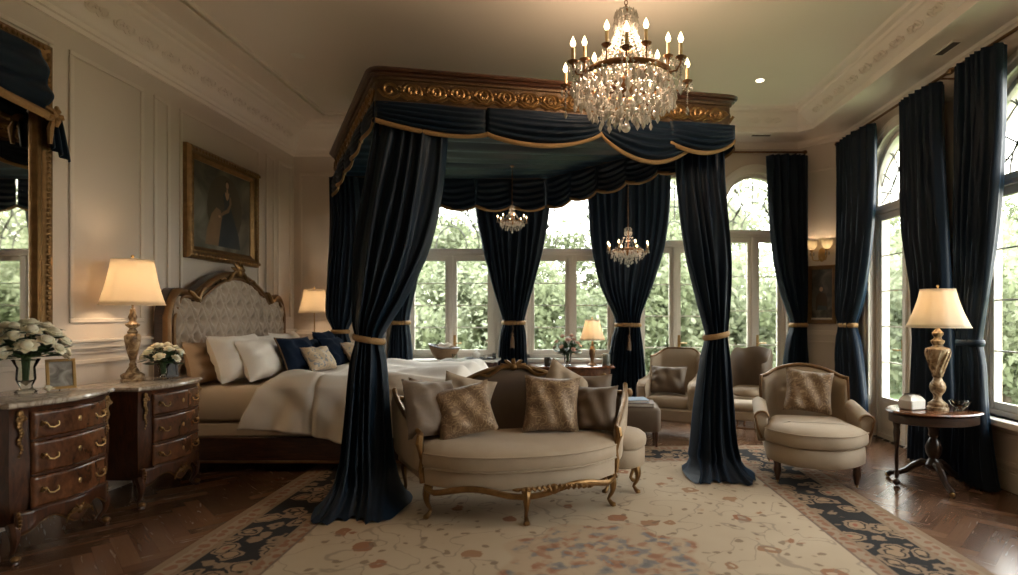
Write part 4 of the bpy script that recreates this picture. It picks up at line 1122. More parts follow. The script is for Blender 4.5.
for x, y in ((BX0 + .06, BY0), (BX1, BY0), (BX0 + .06, BY1), (BX1, BY1)):
    obj('leg', MB().lathe([(.02, 0), (.03, .01), (.035, .04), (.024, .06), (.03, .1), (.04, .13)], 12, (x - bx, y - by, 0)), M['rail_wood'], bed)
# duvet
def duvet():
    x0, x1 = -2.76, -.93
    r = random.Random(3); wk = [(r.uniform(2, 9), r.uniform(2, 9), r.uniform(0, 6), r.uniform(-1, 1)) for _ in range(9)]
    def fn(u, v):
        # v runs from the near hanging hem over the top to the far hem
        L = lerp(-.44, 1.94, v); x = lerp(x0, x1, u)
        drop = 0; y = BY0 - .045 + L
        if L < 0.0: y = BY0 - .05 + .0; drop = -L
        elif L > 1.68: y = BY0 - .045 + 1.68; drop = L - 1.68
        top = .845 + .012 * math.sin(x * 5)
        k = sm(0, .16, min(abs(L), 9)) if L > 0 else 0
        z = top - drop
        e = .10
        if 0 <= L < e: z = top - (e - math.sqrt(max(0, e * e - (e - L) ** 2))) * .8
        if 1.68 - e < L <= 1.68: z = top - (e - math.sqrt(max(0, e * e - (L - 1.68 + e) ** 2))) * .8
        if L < 0: z -= e * .8; z = top - e * .8 - drop
        if L > 1.68: z = top - e * .8 - drop
        w = sum(a[3] * math.sin(a[0] * x + a[1] * (L if L > 0 else L * .4) * 1.3 + a[2]) for a in wk) * .014 + .007 * math.sin(x * 16 + 5 * math.sin(L * 4)) * math.sin(L * 7 + x * 3)
        z += w * (1 if L > 0 else .3)
        # ends
        eu = min(u, 1 - u) / .05
        if eu < 1: z -= .06 * (1 - math.sqrt(1 - (1 - eu) ** 2)) if L > 0 else 0
        if u > .93 and L > 0: z -= .10 * sm(.93, 1, u)
        if L < 0:
            q = -L / .44
            y -= .035 + (.034 * math.sin(x * 13 + 1.2 * q) + .016 * math.sin(x * 29 + 2 * q + 1)) * q + .03 * q + w * 2
            x += .07 * q * (-1 + 2 * u) * (1 if u < .5 else .3) - .06 * q * (u < .2) * (1 - u * 5)
            z += .055 * math.sin(u * 9 + .6) * q + .05 * (1 - sm(0, .12, u)) * q
        # fold seam line
        z -= .018 * math.exp(-((u - .28 - .03 * math.sin(L * 3)) / .012) ** 2) * (1 if L > 0 else 0)
        if L < 0: y += .03 * math.exp(-((u - .28) / .015) ** 2)
        return (x, y, z)
    return one('duvet', MB().surf(fn, 110, 120), M['linen'], 'thick white duvet spread over the bed and hanging down its near side', 'duvet', solid=.03, sharp=180)
duvet()

# ------------------------------------------------------------------ pillows
def pillow_mesh(w, h, t, nn=18, seed=0, flange=0):
    r = random.Random(seed); a = [r.uniform(0, 6) for _ in range(4)]
    def sd(side):
        def fn(u, v):
            p, q = u * 2 - 1, v * 2 - 1
            x = w / 2 * p * (1 - .10 * (1 - q * q) * p * p); z = h / 2 * q * (1 - .10 * (1 - p * p) * q * q)
            k = max(0, (1 - p ** 4) * (1 - q ** 4)) ** .62
            y = side * (t / 2) * k + .012 * k * math.sin(p * 4 + a[0] + q * 2) * math.sin(q * 3 + a[1]) + side * .010 * math.sin(9 * p + 4 * q + a[2]) * k + side * .008 * math.sin(6 * q - 11 * p * q + a[3]) * k
            return (x, y, z)
        return fn
    mb = MB(); mb.surf(sd(-1), nn, nn); mb.surf(sd(1), nn, nn)
    return mb
def pillow(name, label, m, w, h, t, loc, rot, cat='pillow', group=None, seed=0, piping=None):
    o = one(name, pillow_mesh(w, h, t, seed=seed), m, label, cat, loc, tuple(rad(a) for a in rot), group, sharp=180)
    if piping:
        pts = []
        for k in range(64):
            a = k / 64 * 4; s = int(a); f = (a - s) * 2 - 1
            p, q = ((f, -1), (1, f), (-f, 1), (-1, -f))[s]
            pts.append((w / 2 * p * (1 - .10 * (1 - q * q) * p * p), 0, h / 2 * q * (1 - .10 * (1 - p * p) * q * q)))
        obj('piping', MB().tube(pts, .007, 6, closed=True), piping, o)
    return o
# bed pillows: local -y faces the room; rotate so they lean on the headboard (face +x)
gpw = 'pillows leaning on the tufted headboard'
zt = .765
def bp(name, label, m, w, h, t, x, y, tilt, yaw, seed, cat='pillow', piping=None, lift=0):
    # yaw 90 => faces +x
    pillow(name, label, m, w, h, t, (x, y, zt + h / 2 * math.cos(rad(tilt)) + t * .22 * math.sin(rad(tilt)) + lift), (-tilt, 0, yaw), cat, gpw, seed, piping)
bp('pillow', 'tan cotton pillow standing against the near end of the headboard', M['pillow_tan'], .60, .40, .17, -3.37, 5.22, 14, 90, 1)
bp('pillow', 'large white flanged pillow at the near side, beside the tan pillow', M['linen'], .66, .46, .25, -3.13, 5.30, 20, 84, 2)
bp('pillow', 'white pillow in front of the large flanged pillow, nearest the bed edge', M['linen'], .60, .42, .25, -2.93, 5.38, 26, 80, 3)
bp('pillow', 'white pillow in the middle of the headboard behind the navy cushions', M['linen'], .66, .44, .20, -3.22, 5.95, 20, 92, 4)
bp('pillow', 'white pillow leaning high at the far end of the headboard', M['linen'], .66, .46, .20, -3.22, 6.42, 22, 94, 5, lift=.0)
bp('pillow', 'ivory pillow lying low between the white pillows and the navy cushions', M['sheet'], .56, .36, .18, -2.98, 6.02, 30, 92, 6)
bp('cushion', 'near navy velvet cushion in front of the white pillows', M['navy'], .42, .38, .15, -2.68, 5.52, 26, 72, 7, 'cushion', M['gilt_dark'], lift=.06)
bp('cushion', 'small navy cushion half hidden behind the near gold cushion', M['navy'], .40, .34, .14, -2.72, 5.88, 24, 84, 8, 'cushion', lift=.06)
bp('cushion', 'near pale gold patterned cushion lying against the navy cushions', M['floral'], .34, .28, .13, -2.50, 5.58, 34, 70, 9, 'cushion', lift=.07)
bp('cushion', 'far navy velvet cushion standing tall beside the curtain', M['navy'], .46, .42, .15, -2.70, 6.25, 24, 92, 10, 'cushion', lift=.06)
bp('cushion', 'far navy cushion tucked in front of the tall one', M['navy'], .40, .36, .14, -2.52, 6.02, 30, 84, 12, 'cushion', lift=.07)
bp('cushion', 'far pale patterned cushion on the duvet next to the navy cushions', M['floral'], .36, .30, .13, -2.34, 6.14, 36, 80, 11, 'cushion', lift=.08)

# ------------------------------------------------------------------ settee
def dform(w, yb_, yfr, bow, wb=None, n=22):
    """seat outline: back edge at yb_, front edge at yfr bowing to yfr-bow; front width w, back width wb"""
    wb = wb or w; out = [(-wb / 2, yb_), ]
    for k in range(n + 1):
        s = k / n * 2 - 1; out.append((w / 2 * math.copysign(abs(s) ** .92, s), yfr - bow * (1 - abs(s) ** 2.4)))
    out.append((wb / 2, yb_)); return out
def settee():
    t = thing('settee', 'curved gilt wood settee in cream velvet standing on the rug at the bed foot', 'settee', (-.39, 4.24, .012), rad(11))
    W, WB = 1.34, 1.84; yk, yfr, bow = .42, -.30, .24
    so = dform(W, yk, yfr, bow, WB)
    obj('seat_frame', MB().slab(so, [(.03, .22), (.0, .235), (0, .33), (.012, .345)]), M['upholstery'], t, sharp=50)
    co = dform(W + .02, yk - .10, yfr - .01, bow, WB - .16)
    c = obj('seat_cushion', MB().slab(co, [(.04, .345), (.008, .352), (.0, .37), (.0, .43), (.012, .452), (.05, .475), (.12, .492), (.2, .497)]), M['upholstery'], t, sharp=180)
    for z in (.355, .447):
        obj('piping', MB().tube([(a, b, z) for a, b in [(p[0] * 1.0, p[1]) for p in co[1:-1]]], .007, 6), M['upholstery'], c)
    # apron rail with scallop
    fr = so[1:-1]; n = len(fr)
    def ap(u, v):
        i = u * (n - 1); a, b = fr[int(i)], fr[min(n - 1, int(i) + 1)]; f = i - int(i)
        x, y = lerp(a[0], b[0], f), lerp(a[1], b[1], f); s = abs(u - .5) * 2
        lo = .205 - .028 * math.cos(s * PI * 2) + (.03 if s > .9 else 0) * (s - .9) * 10
        aa = 2 * PI * v; return (x, y - .012 + .016 * math.cos(aa) * 1, lo + .022 * math.sin(aa) + .01)
    fr_ = obj('apron', MB().surf(ap, 60, 8, False, True), M['gilt'], t, label='gilded carved front rail')
    mb = MB(); yc = yfr - bow - .03
    for k in range(7):
        for s in (-1, 1):
            x = .0 + s * (.02 + .035 * k); i = (x / W + .5); p = ap(min(1, max(0, i)), .5)
            mb.tube([(x, p[1] - .008, .235), (x + s * .02, p[1] - .016, .262 - .004 * k), (x + s * .045, p[1] - .004, .238)], [.014, .013, .005], 6)
    mb.ball((0, yc, .235), .035, 12, 8, 1.1, .6, 1)
    mb2 = MB()
    for v in mb.v: v.x += .18
    obj('carving', mb, M['gilt'], fr_, label='carved flower in the front rail')
    for (x, y), o in (((-W / 2 + .03, yfr + .02), (-.6, -.6)), ((0, yfr - bow + .02), (0, -1)), ((W / 2 - .03, yfr + .02), (.6, -.6)), ((-WB / 2 + .06, yk - .05), (-.3, .6)), ((WB / 2 - .06, yk - .05), (.3, .6))):
        obj('leg', at(cabriole(.235, .027, o, .06), x, y), M['gilt'], t)
    # back: arched, upholstered
    def bt(s): a = abs(s); return .70 + .26 * max(0, math.cos(min(1, a / .75) * PI / 2)) ** 1.2 + .03 * sm(.8, 1, a)
    def path(s):   # plan of back & wings: s in -1..1
        a = abs(s); x = WB / 2 * s; return x * (1 - .0 * a), yk - .02 - .10 * max(0, a - .7) / .3 * (a)
    def back(side):
        def fn(u, v):
            s = (u * 2 - 1) * .985; x, y = path(s); z = lerp(.30, bt(s) - .02, v)
            e = min(1, v / .05, (1 - v) / .10, u / .03, (1 - u) / .03)
            th = .045 * math.sqrt(max(0, e))
            rec = .05 * v
            return (x, y + rec + side * th + (0 if side < 0 else .0), z)
        return fn
    obj('backrest', MB().surf(back(-1), 60, 18).surf(back(1), 60, 18), M['brown_velvet'], t, label='brown velvet arched backrest', sharp=180)
    mb = MB(); pts = []
    for k in range(61):
        s = k / 30 - 1; x, y = path(s); pts.append((x, y + .05, bt(s)))
    mb.tube(pts, .022, 8)
    br = obj('back_rail', mb, M['gilt'], t, label='gilded back rail')
    mb = MB()
    for s in (-1, 1):
        for k in range(5):
            a = rad(10 + 38 * k); mb.tube([(0, yk + .01, .955), (s * .05 * math.cos(a), yk - .0, .955 + .03 * math.sin(a)), (s * .11 * math.cos(a), yk + .01, .965 + .062 * math.sin(a))], [.02, .018, .006], 6)
        mb.tube([(s * (.04 + .04 * k), yk + .0, .955 - .012 * k + .022 * math.sin(k * 1.2)) for k in range(8)], [.02 - .0015 * k for k in range(8)], 6)
    mb.ball((0, yk, .96), .034, 10, 8, 1.1, .6, 1)
    obj('crest', mb, M['gilt'], br, label='gilded carved crest')
    # arms
    for s in (-1, 1):
        def arm(side):
            def fn(u, v):
                y = lerp(yk - .08, yfr + .06, u); x = lerp(WB / 2 - .01, W / 2 + .03, u ** 1.2) * s
                zt = lerp(.79, .55, u ** .8) + .0; z = lerp(.30, zt, v)
                e = min(1, v / .08, (1 - v) / .14, (1 - u) / .06, u / .04 + .2)
                return (x + s * side * .032 * math.sqrt(max(0, e)) + s * .03 * v * (1 - u), y, z)
            return fn
        ar = obj('armrest', MB().surf(arm(-1), 24, 16).surf(arm(1), 24, 16), M['upholstery'], t, sharp=180)
        pts = []
        for k in range(17):
            u = k / 16; p = arm(0)(u, 1.0); pts.append((p[0], p[1], p[2] + .012))
        x, y, z = pts[-1]
        pts += [(x + s * .005, y - .035, z - .012), (x + s * .01, y - .045, z - .05), (x, y - .03, z - .10), (x - s * .01, y - .02, z - .17), (x - s * .005, y - .03, z - .24), (x - s * .02, y - .04, .24)]
        obj('arm_rail', MB().tube(pts, [.02] * 17 + [.026, .028, .022, .018, .022, .026], 8), M['gilt'], ar, label='gilded arm rail with scroll')
    return t
settee()
# settee cushions
def scush(name, label, m, w, h, t, x, y, tilt, yaw, seed, roll=0, z=.508):
    ex = (-tilt, roll, yaw); pillow(name, label, m, w, h, t, (x, y, z + h / 2 * math.cos(rad(tilt)) * (1 + .25 * abs(math.sin(rad(roll * 2)))) - .012), ex, 'cushion', 'cushions on the settee', seed)
scush('cushion', 'plain taupe satin cushion leaning on the left arm of the settee', M['taupe'], .46, .44, .17, -1.02, 4.12, 20, 50, 21, 6)
scush('cushion', 'left gold brocade cushion leaning forward on the settee', M['brocade'], .44, .40, .16, -.78, 4.14, 24, 18, 22, -10)
scush('cushion', 'gold brocade cushion partly hidden behind the left taupe cushion', M['brocade'], .42, .40, .13, -1.06, 4.34, 12, 22, 23, 8, .50)
scush('cushion', 'cream silk cushion behind the left brocade cushion', M['upholstery'], .42, .38, .13, -.82, 4.44, 8, 14, 24, 14, .53)
scush('cushion', 'right gold brocade cushion standing upright on the settee', M['brocade'], .44, .44, .16, -.14, 4.30, 16, 8, 25, 4)
scush('cushion', 'dark taupe cushion against the right arm of the settee', M['taupe'], .36, .36, .16, .20, 4.36, 16, -22, 26, -3)
scush('cushion', 'cream cushion peeking up behind the right brocade cushion', M['upholstery'], .40, .40, .12, -.06, 4.56, 8, 8, 27, 30, .55)
scush('cushion', 'brown taupe cushion behind the right brocade cushion', M['taupe'], .38, .40, .12, .16, 4.60, 8, 0, 28, 0, .53)
# stool beside the settee
def stool():
    t = thing('stool', 'round cream velvet stool with gilt legs right behind the settee arm', 'stool', (.40, 4.52, .012))
    o = [(.21 * math.cos(2 * PI * k / 32), .24 * math.sin(2 * PI * k / 32)) for k in range(32)]
    obj('cushion', MB().slab(o, [(.02, .345), (0, .36), (-.005, .40), (0, .43), (.03, .455), (.08, .468), (.14, .472)]), M['upholstery'], t, sharp=180)
    obj('seat_frame', MB().slab(o, [(.03, .20), (.008, .215), (.008, .335), (.02, .345)]), M['upholstery'], t, sharp=60)
    for k in range(4):
        a = rad(45 + 90 * k); obj('leg', at(cabriole(.225, .026, (math.cos(a), math.sin(a)), .055), .155 * math.cos(a), .18 * math.sin(a)), M['gilt'], t)
stool()

# ------------------------------------------------------------------ upholstered chairs
def chaise():
    t = thing('lounge_chair', 'deep cream upholstered lounge chair with rounded footrest front, right of the rug', 'armchair', (2.10, 4.92, .012), rad(-14)); t.scale = (.97, 1, 1)
    W = .78; so = dform(W, .36, -.30, .26, .74)
    obj('seat_frame', MB().slab(so, [(.03, .17), (.0, .185), (-.004, .25), (0, .315), (.015, .325)]), M['upholstery'], t, sharp=60)
    co = dform(W + .03, .24, -.31, .27, .60)
    c = obj('seat_cushion', MB().slab(co, [(.04, .325), (.008, .333), (-.008, .36), (-.008, .41), (.004, .44), (.05, .468), (.12, .484), (.2, .49)]), M['upholstery'], t, sharp=180)
    obj('piping', MB().tube([(p[0] * 1.015, p[1] - .006, .438) for p in co[1:-1]], .006, 6), M['upholstery'], c)
    def bt(s): a = abs(s); return .80 + .115 * max(0, math.cos(min(1, a / .95) * PI / 2)) ** .8 + .02 * sm(.85, 1, a)
    def pth(s): a = abs(s); return .385 * s, .36 - .14 * sm(.55, 1.0, a)
    def back(side):
        def fn(u, v):
            s = (u * 2 - 1); x, y = pth(s); z = lerp(.28, bt(s) - .015, v); e = min(1, v / .05, (1 - v) / .09, u / .04, (1 - u) / .04)
            tuft = 0
            if side < 0:
                for bxx, bz in ((-.16, .70), (0, .72), (.16, .70), (-.08, .60), (.08, .60)):
                    tuft -= .022 * math.exp(-((x - bxx) ** 2 + (z - bz) ** 2) / .0009)
            return (x, y + .09 * v + side * (.055 * math.sqrt(max(0, e)) + tuft), z)
        return fn
    obj('backrest', MB().surf(back(-1), 60, 40).surf(back(1), 40, 14), M['upholstery'], t, sharp=180)
    mb = MB(); pts = [(pth(k / 20 - 1)[0], pth(k / 20 - 1)[1] + .085, bt(k / 20 - 1)) for k in range(41)]
    e0, e1 = pts[0], pts[-1]
    pts = [(e0[0], e0[1] - .05, .50), (e0[0] - .004, e0[1] - .02, .68)] + pts + [(e1[0] + .004, e1[1] - .02, .68), (e1[0], e1[1] - .05, .50)]
    mb.tube(pts, .017, 8); obj('back_rail', mb, M['gilt_dark'], t, label='carved wooden rail around the backrest')
    for s in (-1, 1):
        def arm(u, v):   # rolled arm, u along length, v around section
            y = lerp(.30, -.20, u); a = 2 * PI * v; x = s * (.405 + .02 * u); zt = lerp(.62, .565, u)
            hw = .065; zz = .30
            cz = math.sin(a); cx = math.cos(a)
            top = zt - hw * .8
            if cz > 0: z = top + hw * .8 * cz; xx = x + hw * cx
            else: z = lerp(top, zz, min(1, -cz * 1.15)); xx = x + hw * cx * (.85 if abs(cx) > .2 else .85)
            return (xx, y, z)
        mb = MB().surf(arm, 16, 24, False, True); m0 = len(mb.v)
        U = 17
        mb.f.append([j * U for j in range(24)]); mb.sm.append(False); mb.f.append([j * U + 16 for j in range(23, -1, -1)]); mb.sm.append(False)
        ar = obj('armrest', mb, M['upholstery'], t, bevel=.012, sharp=50)
        mb = MB(); y = -.208; x = s * .425
        pts = [(x + s * .0, y, .33), (x + s * .035, y - .004, .42), (x + s * .05, y - .004, .50)] + [(x + .058 * math.cos(a) * s, y - .004, .51 + .05 * math.sin(a)) for a in [rad(q) for q in range(0, 200, 20)]]
        mb.tube(pts, .010, 7); obj('arm_trim', mb, M['gilt_dark'], ar, label='carved wooden trim on the arm front')
    for (x, y), o in (((-.31, -.36), (-.5, -.6)), ((.31, -.36), (.5, -.6)), ((-.31, .32), (-.4, .5)), ((.31, .32), (.4, .5))):
        l = obj('leg', at(MB().lathe([(.012, .02), (.022, .035), (.02, .05), (.026, .07), (.034, .11), (.028, .14), (.034, .18)], 12), x, y), M['mahogany'], t)
        obj('caster', at(MB().ball((0, 0, .018), .018, 10, 8, .6, 1, 1), x, y), M['brass'], l)
    return t
chaise()
pillow('cushion', 'gold brocade cushion standing on the cream lounge chair', M['brocade'], .42, .40, .15, (2.16, 5.07, .71), (rad(0) - 18, 6, -14), 'cushion', None, 31)

def armchair(label, loc, rz, mat_, wing=0, W=.66, Hb=.99, group=None, tub=False):
    t = thing('armchair', label, 'armchair', loc, rz, group)
    obj('seat_frame', MB().slab(rrect(W, .60, .05), [(.02, .20), (0, .22), (0, .33), (.02, .345)]), mat_, t)
    obj('seat_cushion', MB().slab(rrect(W - .16, .56, .07), [(.03, .345), (.0, .37), (-.006, .41), (.0, .445), (.03, .465), (.08, .475)]), mat_, t, sharp=180)
    def bt(s): a = abs(s); return Hb - .10 * sm(.35, 1.0, a) ** 1.3
    def pth(s): a = abs(s); return (W / 2 - .01) * s, .27 - (.12 + wing) * sm(.6, 1, a)
    def back(side):
        def fn(u, v):
            s = u * 2 - 1; x, y = pth(s); z = lerp(.25, bt(s), v); e = min(1, v / .05, (1 - v) / .08, u / .05, (1 - u) / .05)
            return (x * (1 + .04 * v), y + .11 * v + side * .05 * math.sqrt(max(0, e)), z)
        return fn
    b = obj('backrest', MB().surf(back(-1), 40, 18).surf(back(1), 40, 18), mat_, t, sharp=180)
    obj('back_rail', MB().tube([(pth(k / 20 - 1)[0] * 1.04, pth(k / 20 - 1)[1] + .11, bt(k / 20 - 1) + .002) for k in range(41)], .013, 7), M['gilt_dark'], b)
    for s in (-1, 1):
        ar = MB().slab(rrect(.52, .62 - .34, .05), [(.03, 0), (0, .02), (0, .08), (.03, .10)])
        mb = MB()
        o = [( -.26, .22), (.27, .22), (.27, .70), (.15, .655), (-.05, .63), (-.20, .625), (-.27, .60), (-.285, .56), (-.27, .5), (-.265, .3)]
        vs = [(s * (W / 2 - .09), a, b_) for a, b_ in o] + [(s * (W / 2 + .015), a, b_) for a, b_ in o]; n = len(o)
        mb.add(vs, [(i, (i + 1) % n, n + (i + 1) % n, n + i) for i in range(n)] + [tuple(range(n)), tuple(range(2 * n - 1, n - 1, -1))], True)
        obj('armrest', mb, mat_, t, bevel=.03, sharp=35)
        obj('leg', at(cabriole(.225, .024, (s * .5, -.6), .04), s * (W / 2 - .05), -.24), M['gilt_dark'], t)
        obj('leg', at(cabriole(.225, .022, (s * .3, .5), .03), s * (W / 2 - .06), .24), M['gilt_dark'], t)
    return t
armchair('taupe and cream armchair with rounded back facing left, beside the ottoman', (1.20, 6.56, .0), rad(-24), M['upholstery'], .03)
pillow('cushion', 'dark taupe velvet cushion on the armchair beside the ottoman', M['taupe'], .44, .34, .14, (1.15, 6.57, .64), (-20, 0, -24), 'cushion', None, 33)
def tub_chair():
    t = thing('tub_chair', 'small cream tub chair with wing sides at the back right window', 'armchair', (2.24, 6.98, 0), rad(-40)); t.scale = (.78, .78, 1)
    o = [(.27 * math.cos(2 * PI * k / 28), .27 * math.sin(2 * PI * k / 28)) for k in range(28)]
    obj('seat_cushion', MB().slab(o, [(.03, .40), (0, .42), (-.004, .46), (.01, .49), (.06, .51)]), M['upholstery'], t, sharp=180)
    obj('seat_frame', MB().slab(o, [(.02, .24), (0, .25), (0, .39), (.01, .40)]), M['upholstery'], t)
    def back(side):
        def fn(u, v):
            a = rad(lerp(-35, 215, u)); s = abs(u - .5) * 2; zt = .97 - .05 * math.cos(u * 6 * PI) * 0 - .16 * sm(.45, .9, s) + .03 * abs(math.sin(u * 3 * PI)); z = lerp(.26, zt, v)
            e = min(1, v / .06, (1 - v) / .1, u / .05, (1 - u) / .05); r = .27 + .05 * v + side * .035 * math.sqrt(max(0, e))
            return (r * math.cos(a), r * math.sin(a), z)
        return fn
    obj('backrest', MB().surf(back(-1), 48, 16).surf(back(1), 48, 16), M['taupe'], t, sharp=180)
    for k in range(4):
        a = rad(45 + 90 * k); obj('leg', at(cabriole(.26, .022, (math.cos(a), math.sin(a)), .04), .20 * math.cos(a), .20 * math.sin(a)), M['gilt_dark'], t)
tub_chair()
def footstool():
    t = thing('footstool', 'cream padded footstool in front of the tub chair', 'footstool', (2.06, 6.50, 0), rad(-20))
    obj('cushion', MB().slab(rrect(.40, .34, .06), [(.03, .30), (0, .32), (-.004, .35), (.01, .385), (.05, .40)]), M['upholstery'], t, sharp=180)
    obj('frame', MB().slab(rrect(.40, .34, .04), [(.01, .20), (0, .21), (0, .29), (.01, .30)]), M['upholstery'], t)
    mb = MB()
    for sx in (-1, 1):
        for sy in (-1, 1): obj('leg', MB().tube([(sx * .17, sy * .14, .21), (sx * .175, sy * .145, 0)], [.02, .012], 8), M['gilt_dark'], t)
    obj('stretcher', MB().tube([(-.172, 0, .08), (.172, 0, .08)], .01, 6).tube([(-.172, -.14, .08), (-.172, .14, .08)], .01, 6).tube([(.172, -.14, .08), (.172, .14, .08)], .01, 6), M['gilt_dark'], t)
footstool()
def ottoman():
    t = thing('ottoman', 'taupe upholstered bench ottoman behind the settee with books on it', 'ottoman', (.58, 6.10, 0), rad(-4))
    obj('cushion', MB().slab(rrect(.78, .46, .06), [(.02, .17), (0, .19), (0, .39), (.012, .415), (.05, .43)]), M['taupe'], t, sharp=50)
    for sx in (-1, 1):
        for sy in (-1, 1): obj('leg', MB().tube([(sx * .34, sy * .18, .18), (sx * .345, sy * .185, 0)], [.024, .014], 8), M['mahogany'], t)
ottoman()
def book(label, loc, rz, w, d, h, m, g='books lying on the ottoman'):
    t = thing('book', label, 'book', loc, rz, g)
    obj('cover', MB().bb(-w / 2, w / 2, -d / 2, d / 2, 0, .004).bb(-w / 2, w / 2, -d / 2, d / 2, h - .004, h).bb(-w / 2, -w / 2 + .004, -d / 2, d / 2, .004, h - .004), m, t)
    obj('pages', MB().bb(-w / 2 + .005, w / 2 - .006, -d / 2 + .005, d / 2 - .005, .0042, h - .0042), M['paper'], t)
book('dark brown book at the bottom of the pile on the ottoman', (.70, 6.04, .431), rad(-6), .40, .28, .035, M['book_brown'])
book('pale blue book on top of the brown book on the ottoman', (.66, 6.05, .467), rad(6), .34, .25, .03, M['book_blue'])
mb = MB().lathe([(.001, 0), (.03, 0), (.012, .015), (.01, .04), (.04, .075), (.045, .105), (.03, .14), (.008, .15)], 14)
one('wooden_finial', mb, M['gilt_dark'], 'turned brown wooden ornament standing on the ottoman behind the books', 'ornament', (.66, 6.27, .431))

# ------------------------------------------------------------------ side table (right)
def side_table():
    t = thing('side_table', 'oval dark wood pedestal side table on curved legs under the cream lamp', 'side table', (3.0, 4.62, 0), rad(8))
    o = [(.38 * math.cos(2 * PI * k / 48), .28 * math.sin(2 * PI * k / 48)) for k in range(48)]
    obj('table_top', MB().slab(o, [(.02, .598), (.004, .602), (-.006, .612), (.004, .622), (.012, .624)]), M['flame_wood'], t, sharp=30)
    obj('apron', MB().slab(o, [(.035, .52), (.022, .525), (.022, .59), (.03, .598)]), M['dark_wood'], t, sharp=40)
    obj('pedestal', MB().lathe([(.03, .12), (.06, .14), (.065, .17), (.045, .20), (.035, .22), (.055, .26), (.062, .31), (.045, .36), (.028, .39), (.04, .41), (.035, .44), (.05, .5), (.08, .525)], 20), M['dark_wood'], t)
    for k in range(3):
        a = rad(250 + 120 * k); c, s = math.cos(a), math.sin(a)
        obj('leg', MB().tube([(c * q, s * q, z) for q, z in ((.03, .17), (.08, .175), (.14, .14), (.20, .085), (.27, .05), (.31, .045), (.335, .028))], [.03, .032, .028, .024, .022, .022, .026], 8), M['dark_wood'], t)
        obj('foot', MB().ball((c * .335, s * .335, .022), .022, 10, 6), M['brass'], t)
    for s in (-1,):
        x, y = -.32, .02
        lg = obj('support', at(MB().lathe([(.008, .06), (.016, .07), (.02, .1), (.012, .13), (.016, .2), (.013, .3), (.02, .36), (.026, .44), (.022, .48), (.03, .52)], 12), x, y), M['dark_wood'], t)
        obj('foot', at(MB().ball((0, 0, .03), .028, 10, 8), x, y), M['dark_wood'], lg)
side_table()
mb = MB().slab(rrect(.17, .13, .02), [(.012, 0), (0, .01), (0, .075), (.02, .10), (.05, .125)]); 
one('trinket_box', mb, M['porcelain'], 'white porcelain box with a sloped lid left of the lamp on the side table', 'box', (2.82, 4.62, .625), (0, 0, rad(20)), sharp=35, bevel=.004)
mb = MB().lathe([(.001, 0), (.035, 0), (.038, .006), (.03, .012), (.055, .035), (.075, .07), (.08, .085), (.07, .083), (.05, .05), (.001, .02)], 24, flute=.04, nf=12)
one('bowl', mb, M['vase_glass'], 'small fluted crystal bowl right of the lamp on the side table', 'bowl', (3.16, 4.54, .625))

# ------------------------------------------------------------------ console table and what stands on it
def console():
    t = thing('console_table', 'dark bow fronted console table with gilt mounts between the back windows', 'console table', (.02, 6.80, 0))
    o = dform(1.02, .20, -.10, .12, 1.02)
    obj('table_top', MB().slab(o, [(.012, .755), (-.006, .762), (-.01, .775), (.004, .788), (.012, .79)]), M['flame_wood'], t, sharp=30)
    ap = obj('apron', MB().slab(dform(.94, .19, -.07, .11, .94), [(.01, .62), (0, .63), (0, .75), (.0, .755)]), M['flame_wood'], t, sharp=40)
    mb = MB()
    for s in (-1, 1): mb.ball((s * .38, -.145, .69), .022, 8, 6, 1.4, .4, 1)
    scroll(mb, Tm((0, -.188, .69), (1, 0, 0), (0, -1, 0)), .5, .006)
    obj('mount', mb, M['gilt'], ap, label='gilded mount on the apron')
    for s in (-1, 1):
        obj('leg', at(cabriole(.64, .03, (s * .4, -.5), .07), s * .42, -.06), M['mahogany'], t)
        obj('leg', at(cabriole(.64, .026, (s * .3, .0), .03), s * .43, .14), M['mahogany'], t)
    obj('shelf', MB().slab(dform(.80, .16, -.02, .06, .80), [(.01, .16), (0, .165), (0, .185), (.01, .19)]), M['mahogany'], t)
console()
mb = MB().lathe([(.001, 0), (.04, 0), (.042, .01), (.042, .095), (.036, .1), (.036, .02), (.001, .015)], 18)
one('glass_jar', mb, simple('smoked glass', (.03, .025, .02), rough=.15), 'dark smoked glass jar left of the flowers on the console table', 'jar', (-.27, 6.74, .79))
one('candle_jar', MB().lathe([(.001, 0), (.045, 0), (.048, .01), (.048, .13), (.04, .14), (.001, .142)], 18), simple('grey green glass', (.12, .13, .11), rough=.2), 'grey green candle jar at the right end of the console table', 'jar', (.44, 6.80, .79))

